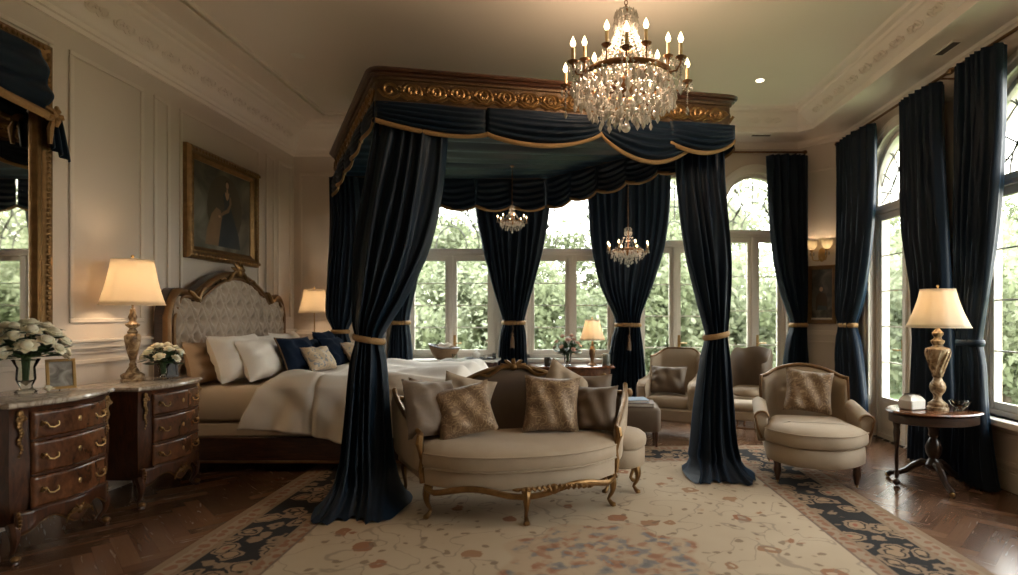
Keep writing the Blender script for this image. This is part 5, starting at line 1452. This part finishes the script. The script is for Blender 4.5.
# ------------------------------------------------------------------ flowers
def vase_prof(h, r, neck, flare):
    return [(.001, .0), (r * .75, 0), (r * .8, .008), (r * .5, h * .12), (r * .45, h * .2), (r * .7, h * .4), (neck, h * .75), (flare, h), (flare - .004, h - .001), (neck - .004, h * .74), (r * .6, h * .38), (.001, h * .2)]
def bloom(mb, c, r, seed, T=None):
    rr = random.Random(seed); mb.ball(c, r * .55, 8, 6)
    for ring, (n, rad_, el) in enumerate(((5, .62, 62), (6, .82, 40), (7, 1.0, 15))):
        for k in range(n):
            a = 2 * PI * (k + .5 * ring + rr.uniform(-.15, .15)) / n; e = rad(el + rr.uniform(-8, 8))
            cx = Vector((math.cos(a), math.sin(a), 0)); up = Vector((0, 0, 1)); tang = up.cross(cx)
            o = Vector(c); vs = []
            for j in range(4):
                for i in range(4):
                    s = (i / 3 - .5) * 2; t_ = j / 3
                    w = r * .52 * math.sin(PI * min(1, .25 + t_ * .6)) * s
                    q = r * rad_ * (t_ ** .7); d = cx * (q * math.cos(e * (t_ * .7 + .3))) + up * (q * math.sin(e) * 1.0 - r * .35 + .1 * r * s * s)
                    vs.append(o + d + tang * w + cx * (-.12 * r * s * s + (.10 * r if j == 3 else 0)))
            mb.add(vs, [(j * 4 + i, j * 4 + i + 1, j * 4 + i + 5, j * 4 + i + 4) for j in range(3) for i in range(3)])
    return mb
def leafblade(mb, base_, tip, w):
    a, b = Vector(base_), Vector(tip); d = b - a; s = d.cross(Vector((0, 0, 1))).normalized() * w; u = Vector((0, 0, .15 * w))
    mb.add([a, a + d * .3 + s - u, a + d * .35 + u, a + d * .3 - s - u, a + d * .7 + s * .7 - u, a + d * .7 + u, a + d * .7 - s * .7 - u, b], [(0, 1, 2), (0, 2, 3), (1, 4, 5, 2), (2, 5, 6, 3), (4, 7, 5), (5, 7, 6)])
def flower(name, label, cat, base_, neck, head, r, m, seed, group):
    # base_: world point of stem end; neck, head: world points
    t = thing(name, label, cat, base_, 0, group); b = Vector(base_); n_ = Vector(neck) - b; h = Vector(head) - b
    st = obj('stem', MB().tube([(0, 0, 0), tuple(n_), tuple(n_.lerp(h, .5) + Vector((0, 0, .01))), tuple(h)], .0035, 5), M['stem'], t)
    axis = (h - n_).normalized().lerp(Vector((0, 0, 1)), .3).normalized(); q = Vector((0, 0, 1)).rotation_difference(axis).to_matrix().to_4x4()
    mb = MB(); bloom(mb, (0, 0, 0), r, seed); mb.v = [Matrix.Translation(h) @ q @ v for v in mb.v]
    obj('bloom', mb, m, t, solid=.0008, sharp=180)
    mb = MB(); rr = random.Random(seed)
    for k in range(4):
        p = n_.lerp(h, rr.uniform(.3, .95)); a = rr.uniform(0, 2 * PI); leafblade(mb, p, p + Vector((math.cos(a) * r * 1.9, math.sin(a) * r * 1.9, rr.uniform(-.03, .02))), r * .5)
    obj('leaves', mb, M['leaf'], t, kind='stuff')
def bouquet(vloc, h, n, R_, Hd, r, label, group, m, seed, name='white_rose', cat='rose', sx=1.0, extra_leaf=30, leaflabel=''):
    rr = random.Random(seed); V = Vector(vloc)
    for k in range(n):
        f = (k + .5) / n; el = math.acos(1 - f * 1.05); a = k * 2.39996
        hd = V + Vector((R_ * sx * math.sin(el) * math.cos(a), R_ * sx * math.sin(el) * math.sin(a), h + .03 + Hd * math.cos(el) + rr.uniform(-.01, .01)))
        an = rr.uniform(0, 2 * PI)
        flower(name, label, cat, V + Vector((.012 * math.cos(an), .012 * math.sin(an), h * .26)), V + Vector((.02 * math.cos(a), .02 * math.sin(a), h)), hd, r * rr.uniform(.85, 1.15), m, seed * 50 + k, group)
    mb = MB()
    for k in range(extra_leaf):
        a = rr.uniform(0, 2 * PI); e = rr.uniform(.5, 1.5); p = V + Vector((.02 * math.cos(a), .02 * math.sin(a), h)); q = V + Vector((R_ * sx * .9 * math.sin(e) * math.cos(a), R_ * sx * .9 * math.sin(e) * math.sin(a), h + Hd * .9 * math.cos(e) - .02))
        leafblade(mb, p.lerp(q, .5), q + (q - p) * .25, r * .8); mb.tube([p, q], .002, 4)
    for v in mb.v: v -= V
    o = obj('foliage_sprigs', mb, M['leaf']); o.location = V; tag(o, leaflabel, 'foliage', kind='stuff')
v1 = (-3.42, 3.52, .912); one('vase', MB().lathe(vase_prof(.21, .07, .045, .07), 24), M['vase_glass'], 'tall clear glass vase holding the large bouquet on the nearest chest', 'vase', v1)
bouquet(v1, .22, 26, .19, .20, .053, 'cream rose in the large bouquet on the nearest chest of drawers', 'roses of the large bouquet', M['petal'], 3, leaflabel='dark green leaves of the large rose bouquet on the nearest chest')
v2 = (-3.24, 4.46, .887); one('vase', MB().lathe(vase_prof(.12, .045, .028, .045), 20), M['vase_glass'], 'small clear glass vase holding roses beside the gilt lamp', 'vase', v2)
bouquet(v2, .13, 15, .13, .13, .038, 'cream rose in the small bouquet beside the gilt lamp', 'roses of the small bouquet', M['petal'], 4, leaflabel='dark green leaves of the small rose bouquet by the lamp')
v3 = (-.03, 6.74, .79); one('vase', MB().lathe(vase_prof(.15, .06, .042, .055), 20), M['vase_glass'], 'glass vase of pink and green flowers on the console table', 'vase', v3)
bouquet(v3, .15, 12, .17, .19, .036, 'blush pink flower in the vase on the console table', 'flowers on the console table', M['pink'], 5, 'pink_flower', 'flower', 1.0, 70, 'green leaves of the flowers on the console table')

def photo_frame(label, loc, rz, w, h, m, pm, lean=14):
    t = thing('photo_frame', label, 'photo frame', loc, 0, None, (rad(-lean), 0, rz))
    mb = MB(); f = .018
    mb.bb(-w / 2, w / 2, -.008, .008, 0, f).bb(-w / 2, w / 2, -.008, .008, h - f, h).bb(-w / 2, -w / 2 + f, -.008, .008, f, h - f).bb(w / 2 - f, w / 2, -.008, .008, f, h - f)
    obj('frame', mb, m, t, bevel=.003); obj('photo', MB().bb(-w / 2 + f - .002, w / 2 - f + .002, -.003, .003, f - .002, h - f + .002), pm, t)
    obj('easel', MB().tube([(0, .008, h * .75), (0, .008 + math.tan(rad(lean + 12)) * h * .55, .004 + h * .02)], .005, 5), M['dark_wood'], t)
photo_frame('metal photo frame with a pale picture beside the large rose bouquet', (-3.33, 3.67, .915), rad(52), .15, .20, M['brass'], canvas_mat('faded photograph', (.14, .12, .10), (.34, .31, .27), (.5, .47, .42), 12))
photo_frame('small dark photo frame behind the small rose bouquet on the bedside chest', (-3.26, 4.58, .89), rad(60), .11, .14, M['dark_wood'], canvas_mat('dark photograph', (.02, .02, .025), (.05, .045, .04), (.12, .1, .08), 12))
one('rose_head', bloom(MB(), (0, 0, .026), .034, 77), M['petal'], 'single cream rose head lying beside the vase on the nearest chest', 'rose', (-3.30, 3.54, .912), solid=.0008, sharp=180)

# ------------------------------------------------------------------ cabinet by the window, tray, basket
def cabinet():
    t = thing('cabinet', 'dark wood cabinet with white marble top below the first back window', 'cabinet', (-1.22, 6.90, 0))
    obj('body', MB().slab(rrect(.62, .34, .02), [(.01, .05), (0, .06), (0, .82), (.01, .83)]), M['mahogany'], t)
    obj('marble_top', MB().slab(rrect(.70, .40, .02), [(.008, .83), (0, .838), (0, .85), (.008, .858)]), M['porcelain'], t)
    for s in (-1, 1):
        d = obj('door', MB().bb(s * .155 - .145, s * .155 + .145, -.182, -.17, .12, .78), M['mahogany'], t, bevel=.006)
        obj('knob', MB().ball((s * .03, -.195, .46), .012), M['brass'], d)
    for sx in (-1, 1):
        for sy in (-1, 1): obj('foot', MB().ball((sx * .27, sy * .13, .028), .028), M['mahogany'], t)
cabinet()
def tea():
    t = thing('serving_tray', 'black oval tray on the marble topped cabinet', 'tray', (-1.12, 6.88, .859))
    o = [(.17 * math.cos(2 * PI * k / 32), .11 * math.sin(2 * PI * k / 32)) for k in range(32)]
    obj('base', MB().slab(o, [(.02, 0), (.01, .003), (.01, .008)]), M['black'], t)
    obj('rim', MB().tube([(a * .98, b * .98, .012) for a, b in o], .007, 6, closed=True), M['black'], t)
    t = thing('teapot', 'small white porcelain teapot on the black tray', 'teapot', (-1.15, 6.88, .868))
    obj('body', MB().lathe([(.001, 0), (.03, 0), (.045, .02), (.05, .045), (.04, .07), (.022, .08)], 20), M['porcelain'], t)
    l = obj('lid', MB().lathe([(.024, .079), (.02, .088), (.006, .094), (.009, .102), (.001, .108)], 16), M['porcelain'], t)
    obj('spout', MB().tube([(.04, 0, .03), (.065, 0, .045), (.078, 0, .07)], [.011, .008, .006], 8), M['porcelain'], t)
    obj('handle', MB().tube([(-.04, 0, .06), (-.068, 0, .058), (-.072, 0, .035), (-.045, 0, .02)], .005, 6), M['porcelain'], t)
    one('teacup', MB().lathe([(.001, 0), (.015, 0), (.026, .02), (.03, .04), (.027, .04), (.001, .008)], 14), M['porcelain'], 'tiny white teacup right of the teapot on the tray', 'cup', (-1.04, 6.86, .868))
    one('cream_jug', MB().lathe([(.001, 0), (.02, 0), (.028, .025), (.02, .05), (.024, .07), (.021, .07), (.001, .01)], 14), M['black'], 'small dark jug at the right end of the marble cabinet top', 'jug', (-.93, 6.88, .859))
    def bowl(u, v):
        a = 2 * PI * u; r = [.07, .11, .145, .165][0] if v == 0 else lerp(.07, .175, v ** .6)
        return (r * 1.15 * math.cos(a), r * .75 * math.sin(a), lerp(0, .15, v) + .05 * v * max(0, -math.cos(a)))
    t = thing('basket', 'dark wicker basket of linen and fruit on the window ledge', 'basket', (-1.64, 7.30, .821))
    mb = MB().surf(bowl, 32, 12, True); mb.f.append(list(range(31, -1, -1))); mb.sm.append(False)
    obj('body', mb, M['wicker'], t, solid=.008)
    obj('rim', MB().tube([bowl(k / 32, 1.0) for k in range(32)], .011, 6, closed=True), M['dark_wood'], t)
    for k, (x, y, z, r, m) in enumerate(((-.02, -.02, .13, .042, 'porcelain'), (.05, 0, .135, .036, 'porcelain'), (.09, -.03, .12, .036, 'brass'), (-.08, .02, .125, .036, 'brass'))):
        pass
    for x, y, z, r, m, l, c in ((-.03, -.03, .13, .045, 'linen', 'rolled white cloth lying left in the wicker basket', 'cloth'), (.05, -.02, .135, .04, 'linen', 'rolled white cloth lying right in the wicker basket', 'cloth')):
        mb = MB(); mb.tube([(-.045, 0, 0), (0, .008, .008), (.045, 0, 0)], [r * .6, r, r * .7], 10)
        one('rolled_cloth', mb, M[m], l, c, (-1.64 + x, 7.30 + y, .86 + z), (0, 0, .4))
    for x, l in ((.11, 'brown bread roll at the right end of the wicker basket'), (-.10, 'brown bread roll at the left end of the wicker basket')):
        one('bread_roll', MB().ball((0, 0, 0), .04, 12, 8, 1.2, .9, .8), M['pillow_tan'], l, 'bread roll', (-1.64 + x, 7.28, .85 + .12))
    one('glass_cup', MB().lathe([(.001, 0), (.028, 0), (.034, .06), (.031, .06), (.026, .006), (.001, .005)], 14), M['vase_glass'], 'small clear glass standing between the basket and the tray', 'glass', (-1.42, 6.90, .859))
tea()

# ------------------------------------------------------------------ chandeliers
def drop_mesh(mb, p, s):   # small cut crystal hanging below p
    x, y, z = p; n = 5
    vs = [(x, y, z)] + [(x + s * .34 * math.cos(2 * PI * k / n), y + s * .34 * math.sin(2 * PI * k / n), z - s * .9) for k in range(n)] + [(x, y, z - s * 1.5)]
    mb.add(vs, [(0, 1 + k, 1 + (k + 1) % n) for k in range(n)] + [(n + 1, 1 + (k + 1) % n, 1 + k) for k in range(n)], False)
def bead(mb, p, s):
    x, y, z = p
    mb.add([(x, y, z + s), (x + s, y, z), (x, y + s, z), (x - s, y, z), (x, y - s, z), (x, y, z - s)], [(0, 1, 2), (0, 2, 3), (0, 3, 4), (0, 4, 1), (5, 2, 1), (5, 3, 2), (5, 4, 3), (5, 1, 4)], False)
def chandelier(label, loc, s, ceil_z, narm, energy, big=True, group=None):
    """loc z = height of the main ring"""
    t = thing('chandelier', label, 'chandelier', loc, 0, group); cz = ceil_z - loc[2]
    obj('canopy', MB().lathe([(.001, cz), (.07 * s, cz), (.075 * s, cz - .01 * s), (.05 * s, cz - .03 * s), (.015 * s, cz - .05 * s)], 20), M['bronze'], t)
    mb = MB(); z = cz - .05 * s; k = 0
    top = .52 * s
    while z > top:   # chain links
        L = .034 if big else .022
        c = (0, 0, z - L / 2); pts = []
        for q in range(12):
            a = 2 * PI * q / 12; x = L * .3 * math.cos(a); pts.append((x, 0, z - L / 2 + L * .62 * math.sin(a)) if k % 2 else (0, x, z - L / 2 + L * .62 * math.sin(a)))
        mb.tube(pts, L * .1, 5, closed=True); z -= L * .95; k += 1
    obj('chain', mb, M['bronze'], t)
    obj('stem', MB().lathe([(.004, .54), (.012, .53), (.02, .51), (.01, .49), (.012, .44), (.028, .42), (.012, .40), (.010, .24), (.05, .225), (.055, .215), (.012, .20), (.012, .08), (.045, .04), (.06, -.02), (.05, -.08), (.02, -.11), (.001, -.12)][::-1], 16), M['bronze'], t).scale = (s, s, s)
    rg = .335 * s
    mb = MB()
    def ring(u, v):
        a = 2 * PI * u; b = 2 * PI * v; r = rg + .008 * s * math.cos(b); return (r * math.cos(a), r * math.sin(a), .022 * s * math.sin(b))
    mb.surf(ring, 64, 8, True, True)
    for k in range(6):
        a = PI / 3 * k; mb.tube([(0, 0, .06 * s), (rg * .5 * math.cos(a), rg * .5 * math.sin(a), .045 * s), (rg * math.cos(a), rg * math.sin(a), 0)], .007 * s, 6)
    obj('ring', mb, M['bronze'], t)
    for k in range(narm):
        a = 2 * PI * (k + .3) / narm; ca, sa = math.cos(a), math.sin(a); outer_ = k % 2 == 0 or not big
        r0, r1, zc = (.335, .455, .02) if outer_ else (.24, .30, .13)
        f = lambda r, z: (r * s * ca, r * s * sa, z * s)
        am = obj('arm', MB().tube([f(r0, 0), f(r0 + .04, -.045), f(r1 - .03, -.05), f(r1, -.01), f(r1, zc)], .007 * s, 6), M['bronze'], t)
        obj('bobeche', MB().lathe([(.004, -.012), (.02, -.01), (.036, .002), (.038, .008), (.012, .008), (.012, .02)], 14, f(r1, zc)).tube([f(r1, zc), f(r1, zc + .001)], .001, 4) if False else MB().lathe([(.004 * s, -.012 * s), (.02 * s, -.01 * s), (.036 * s, .002 * s), (.038 * s, .008 * s), (.012 * s, .008 * s), (.012 * s, .02 * s)], 14, f(r1, zc)), M['bronze'], am)
        obj('candle', MB().lathe([(.0125 * s, .008 * s), (.0125 * s, .10 * s), (.001, .10 * s)], 10, f(r1, zc)), M['candle'], am)
        obj('flame_bulb', MB().lathe([(.004 * s, .10 * s), (.014 * s, .112 * s), (.019 * s, .128 * s), (.012 * s, .150 * s), (.003 * s, .168 * s), (.0005, .176 * s)], 10, f(r1, zc)), M['flame'], am)
        mb = MB(); x, y, z = f(r1, zc - .01)
        for q in range(5):
            b = 2 * PI * q / 5; p = (x + .034 * s * math.cos(b), y + .034 * s * math.sin(b), z)
            bead(mb, (p[0], p[1], p[2] - .008 * s), .006 * s); drop_mesh(mb, (p[0], p[1], p[2] - .016 * s), .03 * s)
        if outer_ and big:
            for j in range(7): bead(mb, (x - .0 * ca, y, z - .05 * s - j * .016 * s), .009 * s)
            drop_mesh(mb, (x, y, z - .16 * s), .05 * s)
        obj('pendants', mb, M['crystal'], am, kind='stuff')
    # crystal bowl under the ring, strings above
    mb = MB()
    rows = 8 if big else 5
    for j in range(rows):
        e = j / (rows - 1) * .46 * PI; r = rg * (1.12 * math.cos(e) ** .8); z = -.03 * s - .20 * s * math.sin(e) ** 1.3; n = max(6, int((40 if big else 20) * math.cos(e)))
        for k in range(n):
            a = 2 * PI * (k + .5 * (j % 2) + R.uniform(-.2, .2)) / n; rj = r * R.uniform(.93, 1.06); p = (rj * math.cos(a), rj * math.sin(a), z + R.uniform(-.02, .015) * s)
            bead(mb, p, .012 * s); drop_mesh(mb, (p[0], p[1], p[2] - .008 * s), R.uniform(.030, .062) * s); bead(mb, (p[0] * .85, p[1] * .85, p[2] + .02 * s), .016 * s)
    for j in range(3):
        r = rg * (.8 - .25 * j); n = 20 - 4 * j
        for k in range(n): a = 2 * PI * k / n; drop_mesh(mb, (r * math.cos(a), r * math.sin(a), -.02 * s - .03 * s * j), .06 * s); bead(mb, (r * math.cos(a + .1), r * math.sin(a + .1), .0), .013 * s)
    b_ = obj('crystal_bowl', mb, M['crystal'], t, kind='stuff', label='bowl of hanging cut crystals')
    mb = MB(); nst = 22 if big else 10
    for k in range(nst):
        a = 2 * PI * k / nst
        nb = 22 if big else 9
        for j in range(nb):
            q = j / (nb - 1); r = lerp(.05, .325, q ** 1.7) * s; z = lerp(.50, .02, q ** .8) * s; bead(mb, (r * math.cos(a), r * math.sin(a), z), (.0085 + .003 * (j % 2)) * s * (1 if big else 1.3))
    for k in range(14 if big else 8):
        a = 2 * PI * k / (14 if big else 8); r = .075 * s; drop_mesh(mb, (r * math.cos(a), r * math.sin(a), .50 * s), .05 * s); drop_mesh(mb, (r * 1.1 * math.cos(a + .2), r * 1.1 * math.sin(a + .2), .44 * s), .055 * s)
    obj('crystal_strings', mb, M['crystal'], t, kind='stuff', label='strings of crystal beads above the ring')
    mb = MB().tube([(0, 0, -.12 * s), (0, 0, -.30 * s)], .005 * s, 6).ball((0, 0, -.335 * s), .032 * s, 12, 9)
    obj('crystal_ball', mb, M['crystal'], t)
    point('chandelier_light', (0, 0, .20 * s), energy, .16 * s, (1, .73, .50), parent=t)
    return t
chandelier('large crystal chandelier with lit candle bulbs hanging in front of the canopy', (CHX, CHY, 3.07), 1.0, 3.86, 14, CH_E)
chandelier('small crystal chandelier hanging inside the canopy', (-.62, 6.0, 2.40), .34, 2.995, 8, 1.2, False)
chandelier('crystal chandelier hanging on a long chain in front of the second back curtain', (.66, 6.36, 2.13), .52, 3.90, 8, 3, False)

# ------------------------------------------------------------------ downlights and vents
def downlight(label, x, y, z, on):
    t = thing('ceiling_light', label, 'ceiling light', (x, y, z), 0, 'small recessed ceiling lights')
    obj('trim_ring', MB().lathe([(.055, 0), (.062, -.004), (.052, -.008), (.042, -.004), (.042, .0)], 24), M['white'], t)
    obj('lens', MB().lathe([(.001, -.003), (.043, -.003)], 20), M['downlight'] if on else M['white'], t)
    if on:
        l = bpy.data.lights.new('downlight_lamp', 'SPOT'); l.energy = DL_E; l.spot_size = rad(95); l.spot_blend = .8; l.shadow_soft_size = .04; l.color = (1, .78, .52)
        o = bpy.data.objects.new('downlight_lamp', l); C.objects.link(o); o.parent = t; o.location = (0, 0, -.012)
def atz(pxx, pyy, z): Y = 560 * (z - 1.4) / (315 - pyy); return ((pxx - 570) * Y / 560, Y)
for lb, a, b, on in (('lit recessed light in the ceiling right of the canopy', 760, 80, True), ('lit recessed light in the ceiling left of the canopy top', 309, 130, True), ('unlit recessed ceiling fixture above the large painting', 298, 55, False)):
    x, y = atz(a, b, 3.9); x = max(x, -2.95); downlight(lb, x, y, 3.898, on)
for lb, x, y in (('added recessed ceiling light over the near rug, unseen', -1.6, 1.4), ('added recessed ceiling light near the right windows, unseen', 1.8, 1.0)): downlight(lb, x, y, 3.898, True)  # both out of view, added to brighten the room
for lb, x, y in (('dark slotted air vent in the soffit over the right curtains', 3.25, 4.82), ('dark slotted air vent in the soffit over the back windows', 2.44, 7.15)):
    t = thing('air_vent', lb, 'air vent', (x, y, 3.697), 0 if y > 7 else rad(90), 'air vents in the soffit')
    obj('frame', MB().bb(-.13, .13, -.045, -.035, -.008, .003).bb(-.13, .13, .035, .045, -.008, .003).bb(-.13, -.12, -.035, .035, -.008, .003).bb(.12, .13, -.035, .035, -.008, .003), M['white'], t)
    mb = MB()
    for k in range(6): mb.bb(-.12, .12, -.033 + k * .012, -.027 + k * .012, -.006, .002)
    obj('grille', mb, M['grille'], t, kind='stuff')
# ------------------------------------------------------------------ garden outside
def foliage_mesh(name, n, rx, ry, rz, leaf, seed, m, clumps=26):
    r = random.Random(seed); mb = MB(); vals = []
    cl = []
    for _ in range(clumps):
        while True:
            p = Vector((r.uniform(-1, 1), r.uniform(-1, 1), r.uniform(-1, 1)))
            if p.length < 1: break
        cl.append((Vector((p.x * rx, p.y * ry, p.z * rz)), r.uniform(.25, .5) * min(rx, rz), r.random()))
    for i in range(n):
        c, cr, cv = r.choice(cl)
        d = Vector((r.gauss(0, 1), r.gauss(0, 1), r.gauss(0, 1))).normalized()
        p = c + d * cr * r.uniform(.6, 1.05)
        a = Vector((r.gauss(0, 1), r.gauss(0, 1), r.gauss(0, 1))).normalized(); b = a.orthogonal().normalized()
        s = leaf * r.uniform(.6, 1.3)
        mb.add([p - a * s, p + b * s * .5, p + a * s, p - b * s * .5], [(0, 1, 2, 3)], False); vals.append(min(1, max(0, cv * .6 + r.random() * .45)))
    me = mesh(name, mb, m); at = me.attributes.new('leafv', 'FLOAT', 'FACE')
    for i, v in enumerate(vals): at.data[i].value = v
    return me
fm = [foliage_mesh('foliage', 11000, 1.7, 1.5, 1.7, .085, s, M['foliage']) for s in (1, 2)]
fp = [foliage_mesh('foliage', 8000, 2.6, 2.2, 2.8, .12, s, M['foliage_haze'], 34) for s in (5,)]
def tree(x, y, zc, s, me, label, group, name='garden_tree', cat='tree'):
    t = thing(name, label, cat, (x, y, -.4), R.uniform(0, 6), group)
    f = bpy.data.objects.new('foliage', me); C.objects.link(f); f.parent = t; f.location = (0, 0, zc + .4); f.scale = (s, s, s)
    obj('trunk', MB().tube([(0, 0, 0), (.05, 0, (zc + .4) * .5), (0, .05, zc + .4)], [.13 * s, .09 * s, .04 * s], 7), M['trunk'], t)
gb, gr = 'green trees outside the back windows', 'green trees outside the right windows'
for x, y, z, s in ((-6.0, 13.6, 1.2, 1.1), (-3.9, 13.0, .9, 1.0), (-1.7, 13.8, 1.3, 1.05), (.4, 13.2, 1.0, 1.0), (2.5, 13.9, 1.4, 1.1), (4.7, 13.4, 1.0, 1.1), (6.9, 14.2, 1.6, 1.2),
                   (-5.2, 16.6, 2.9, 1.2), (-2.2, 17.2, 3.0, 1.1), (1.2, 16.8, 2.8, 1.1), (3.9, 17.0, 3.4, 1.2)):
    tree(x, y, z, s, fm[R.randrange(2)], 'leafy green tree in the garden outside the back windows', gb)
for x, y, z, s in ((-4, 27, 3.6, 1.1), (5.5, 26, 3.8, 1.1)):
    tree(x, y, z, s, fp[0], 'tall tree with haze-paled leaves far behind the garden trees at the back', 'pale far trees behind the back garden')
for x, y, z, s in ((9.0, 11.6, 1.2, 1.0), (10.8, 14.0, 1.5, 1.1), (12.2, 17.4, 1.6, 1.2), (9.6, 17.4, 1.4, 1.1), (14.2, 14.8, 3.4, 1.2), (14.5, 21, 3.8, 1.3), (10.8, 21.5, 3.4, 1.3)):
    tree(x, y, z, s, fm[R.randrange(2)], 'leafy green tree in the garden outside the right windows', gr)
one('lawn', MB().bb(-40, 45, YB + .3, 60, -.5, -.4), M['lawn'], 'green lawn of the garden outside the windows', 'lawn', kind='stuff')
one('lawn', MB().bb(XR + .3, 45, -15, YB + .3, -.5, -.4), M['lawn'], 'green lawn beside the right wall windows', 'lawn', kind='stuff')

# ------------------------------------------------------------------ lights
def portal(P, o):
    u0, u1, zb, zs, zt = o; zt2 = zs + (u1 - u0) / 2
    l = bpy.data.lights.new('daylight_portal', 'AREA'); l.shape = 'RECTANGLE'; l.size = u1 - u0; l.size_y = zt2 - zb
    l.cycles.is_portal = True
    ob = bpy.data.objects.new('daylight_portal', l); C.objects.link(ob); ob.location = P((u0 + u1) / 2, (zb + zt2) / 2, .2)
    inn = (P(0, 0, 0) - P(0, 0, 1)); ob.rotation_euler = inn.to_track_quat('-Z', 'Z').to_euler()
for o in BO: portal(PBk, o)
for o in RO: portal(PRt, o)

w = bpy.data.worlds.new('overcast sky'); sc.world = w; w.use_nodes = True
nt = w.node_tree; bg = nt.nodes['Background']
tc = nt.nodes.new('ShaderNodeTexCoord'); sp = nt.nodes.new('ShaderNodeSeparateXYZ'); cr = nt.nodes.new('ShaderNodeValToRGB')
nt.links.new(tc.outputs['Generated'], sp.inputs[0]); nt.links.new(sp.outputs[2], cr.inputs[0]); nt.links.new(cr.outputs[0], bg.inputs[0])
e = cr.color_ramp.elements; e[0].position = 0; e[0].color = (1, .95, .88, 1); e[1].position = .8; e[1].color = (.92, .96, 1, 1)
bg.inputs[1].default_value = WORLD
# ------------------------------------------------------------------ camera
cd = bpy.data.cameras.new('camera'); cam = bpy.data.objects.new('camera', cd); C.objects.link(cam)
cam.location = (0, 0, 1.4); cam.rotation_euler = (PI / 2, 0, 0)
cd.sensor_width = 36; cd.lens = 36 * 560 / 1018; cd.shift_x = (509 - 570) / 1018; cd.shift_y = 27.5 / 1018; cd.clip_start = .05
cd.dof.use_dof = True; cd.dof.focus_distance = 4.6; cd.dof.aperture_fstop = 1.0
sc.camera = cam
vs = sc.view_settings; vs.view_transform = 'Standard'; vs.look = 'None'; vs.exposure = EXPO; vs.gamma = 1; vs.use_curve_mapping = False
try:
    sc.cycles.use_denoising = True; sc.cycles.max_bounces = 8; sc.cycles.transparent_max_bounces = 16; sc.cycles.diffuse_bounces = 5
    sc.cycles.sample_clamp_indirect = 6; sc.cycles.caustics_reflective = False; sc.cycles.caustics_refractive = False
except Exception: pass
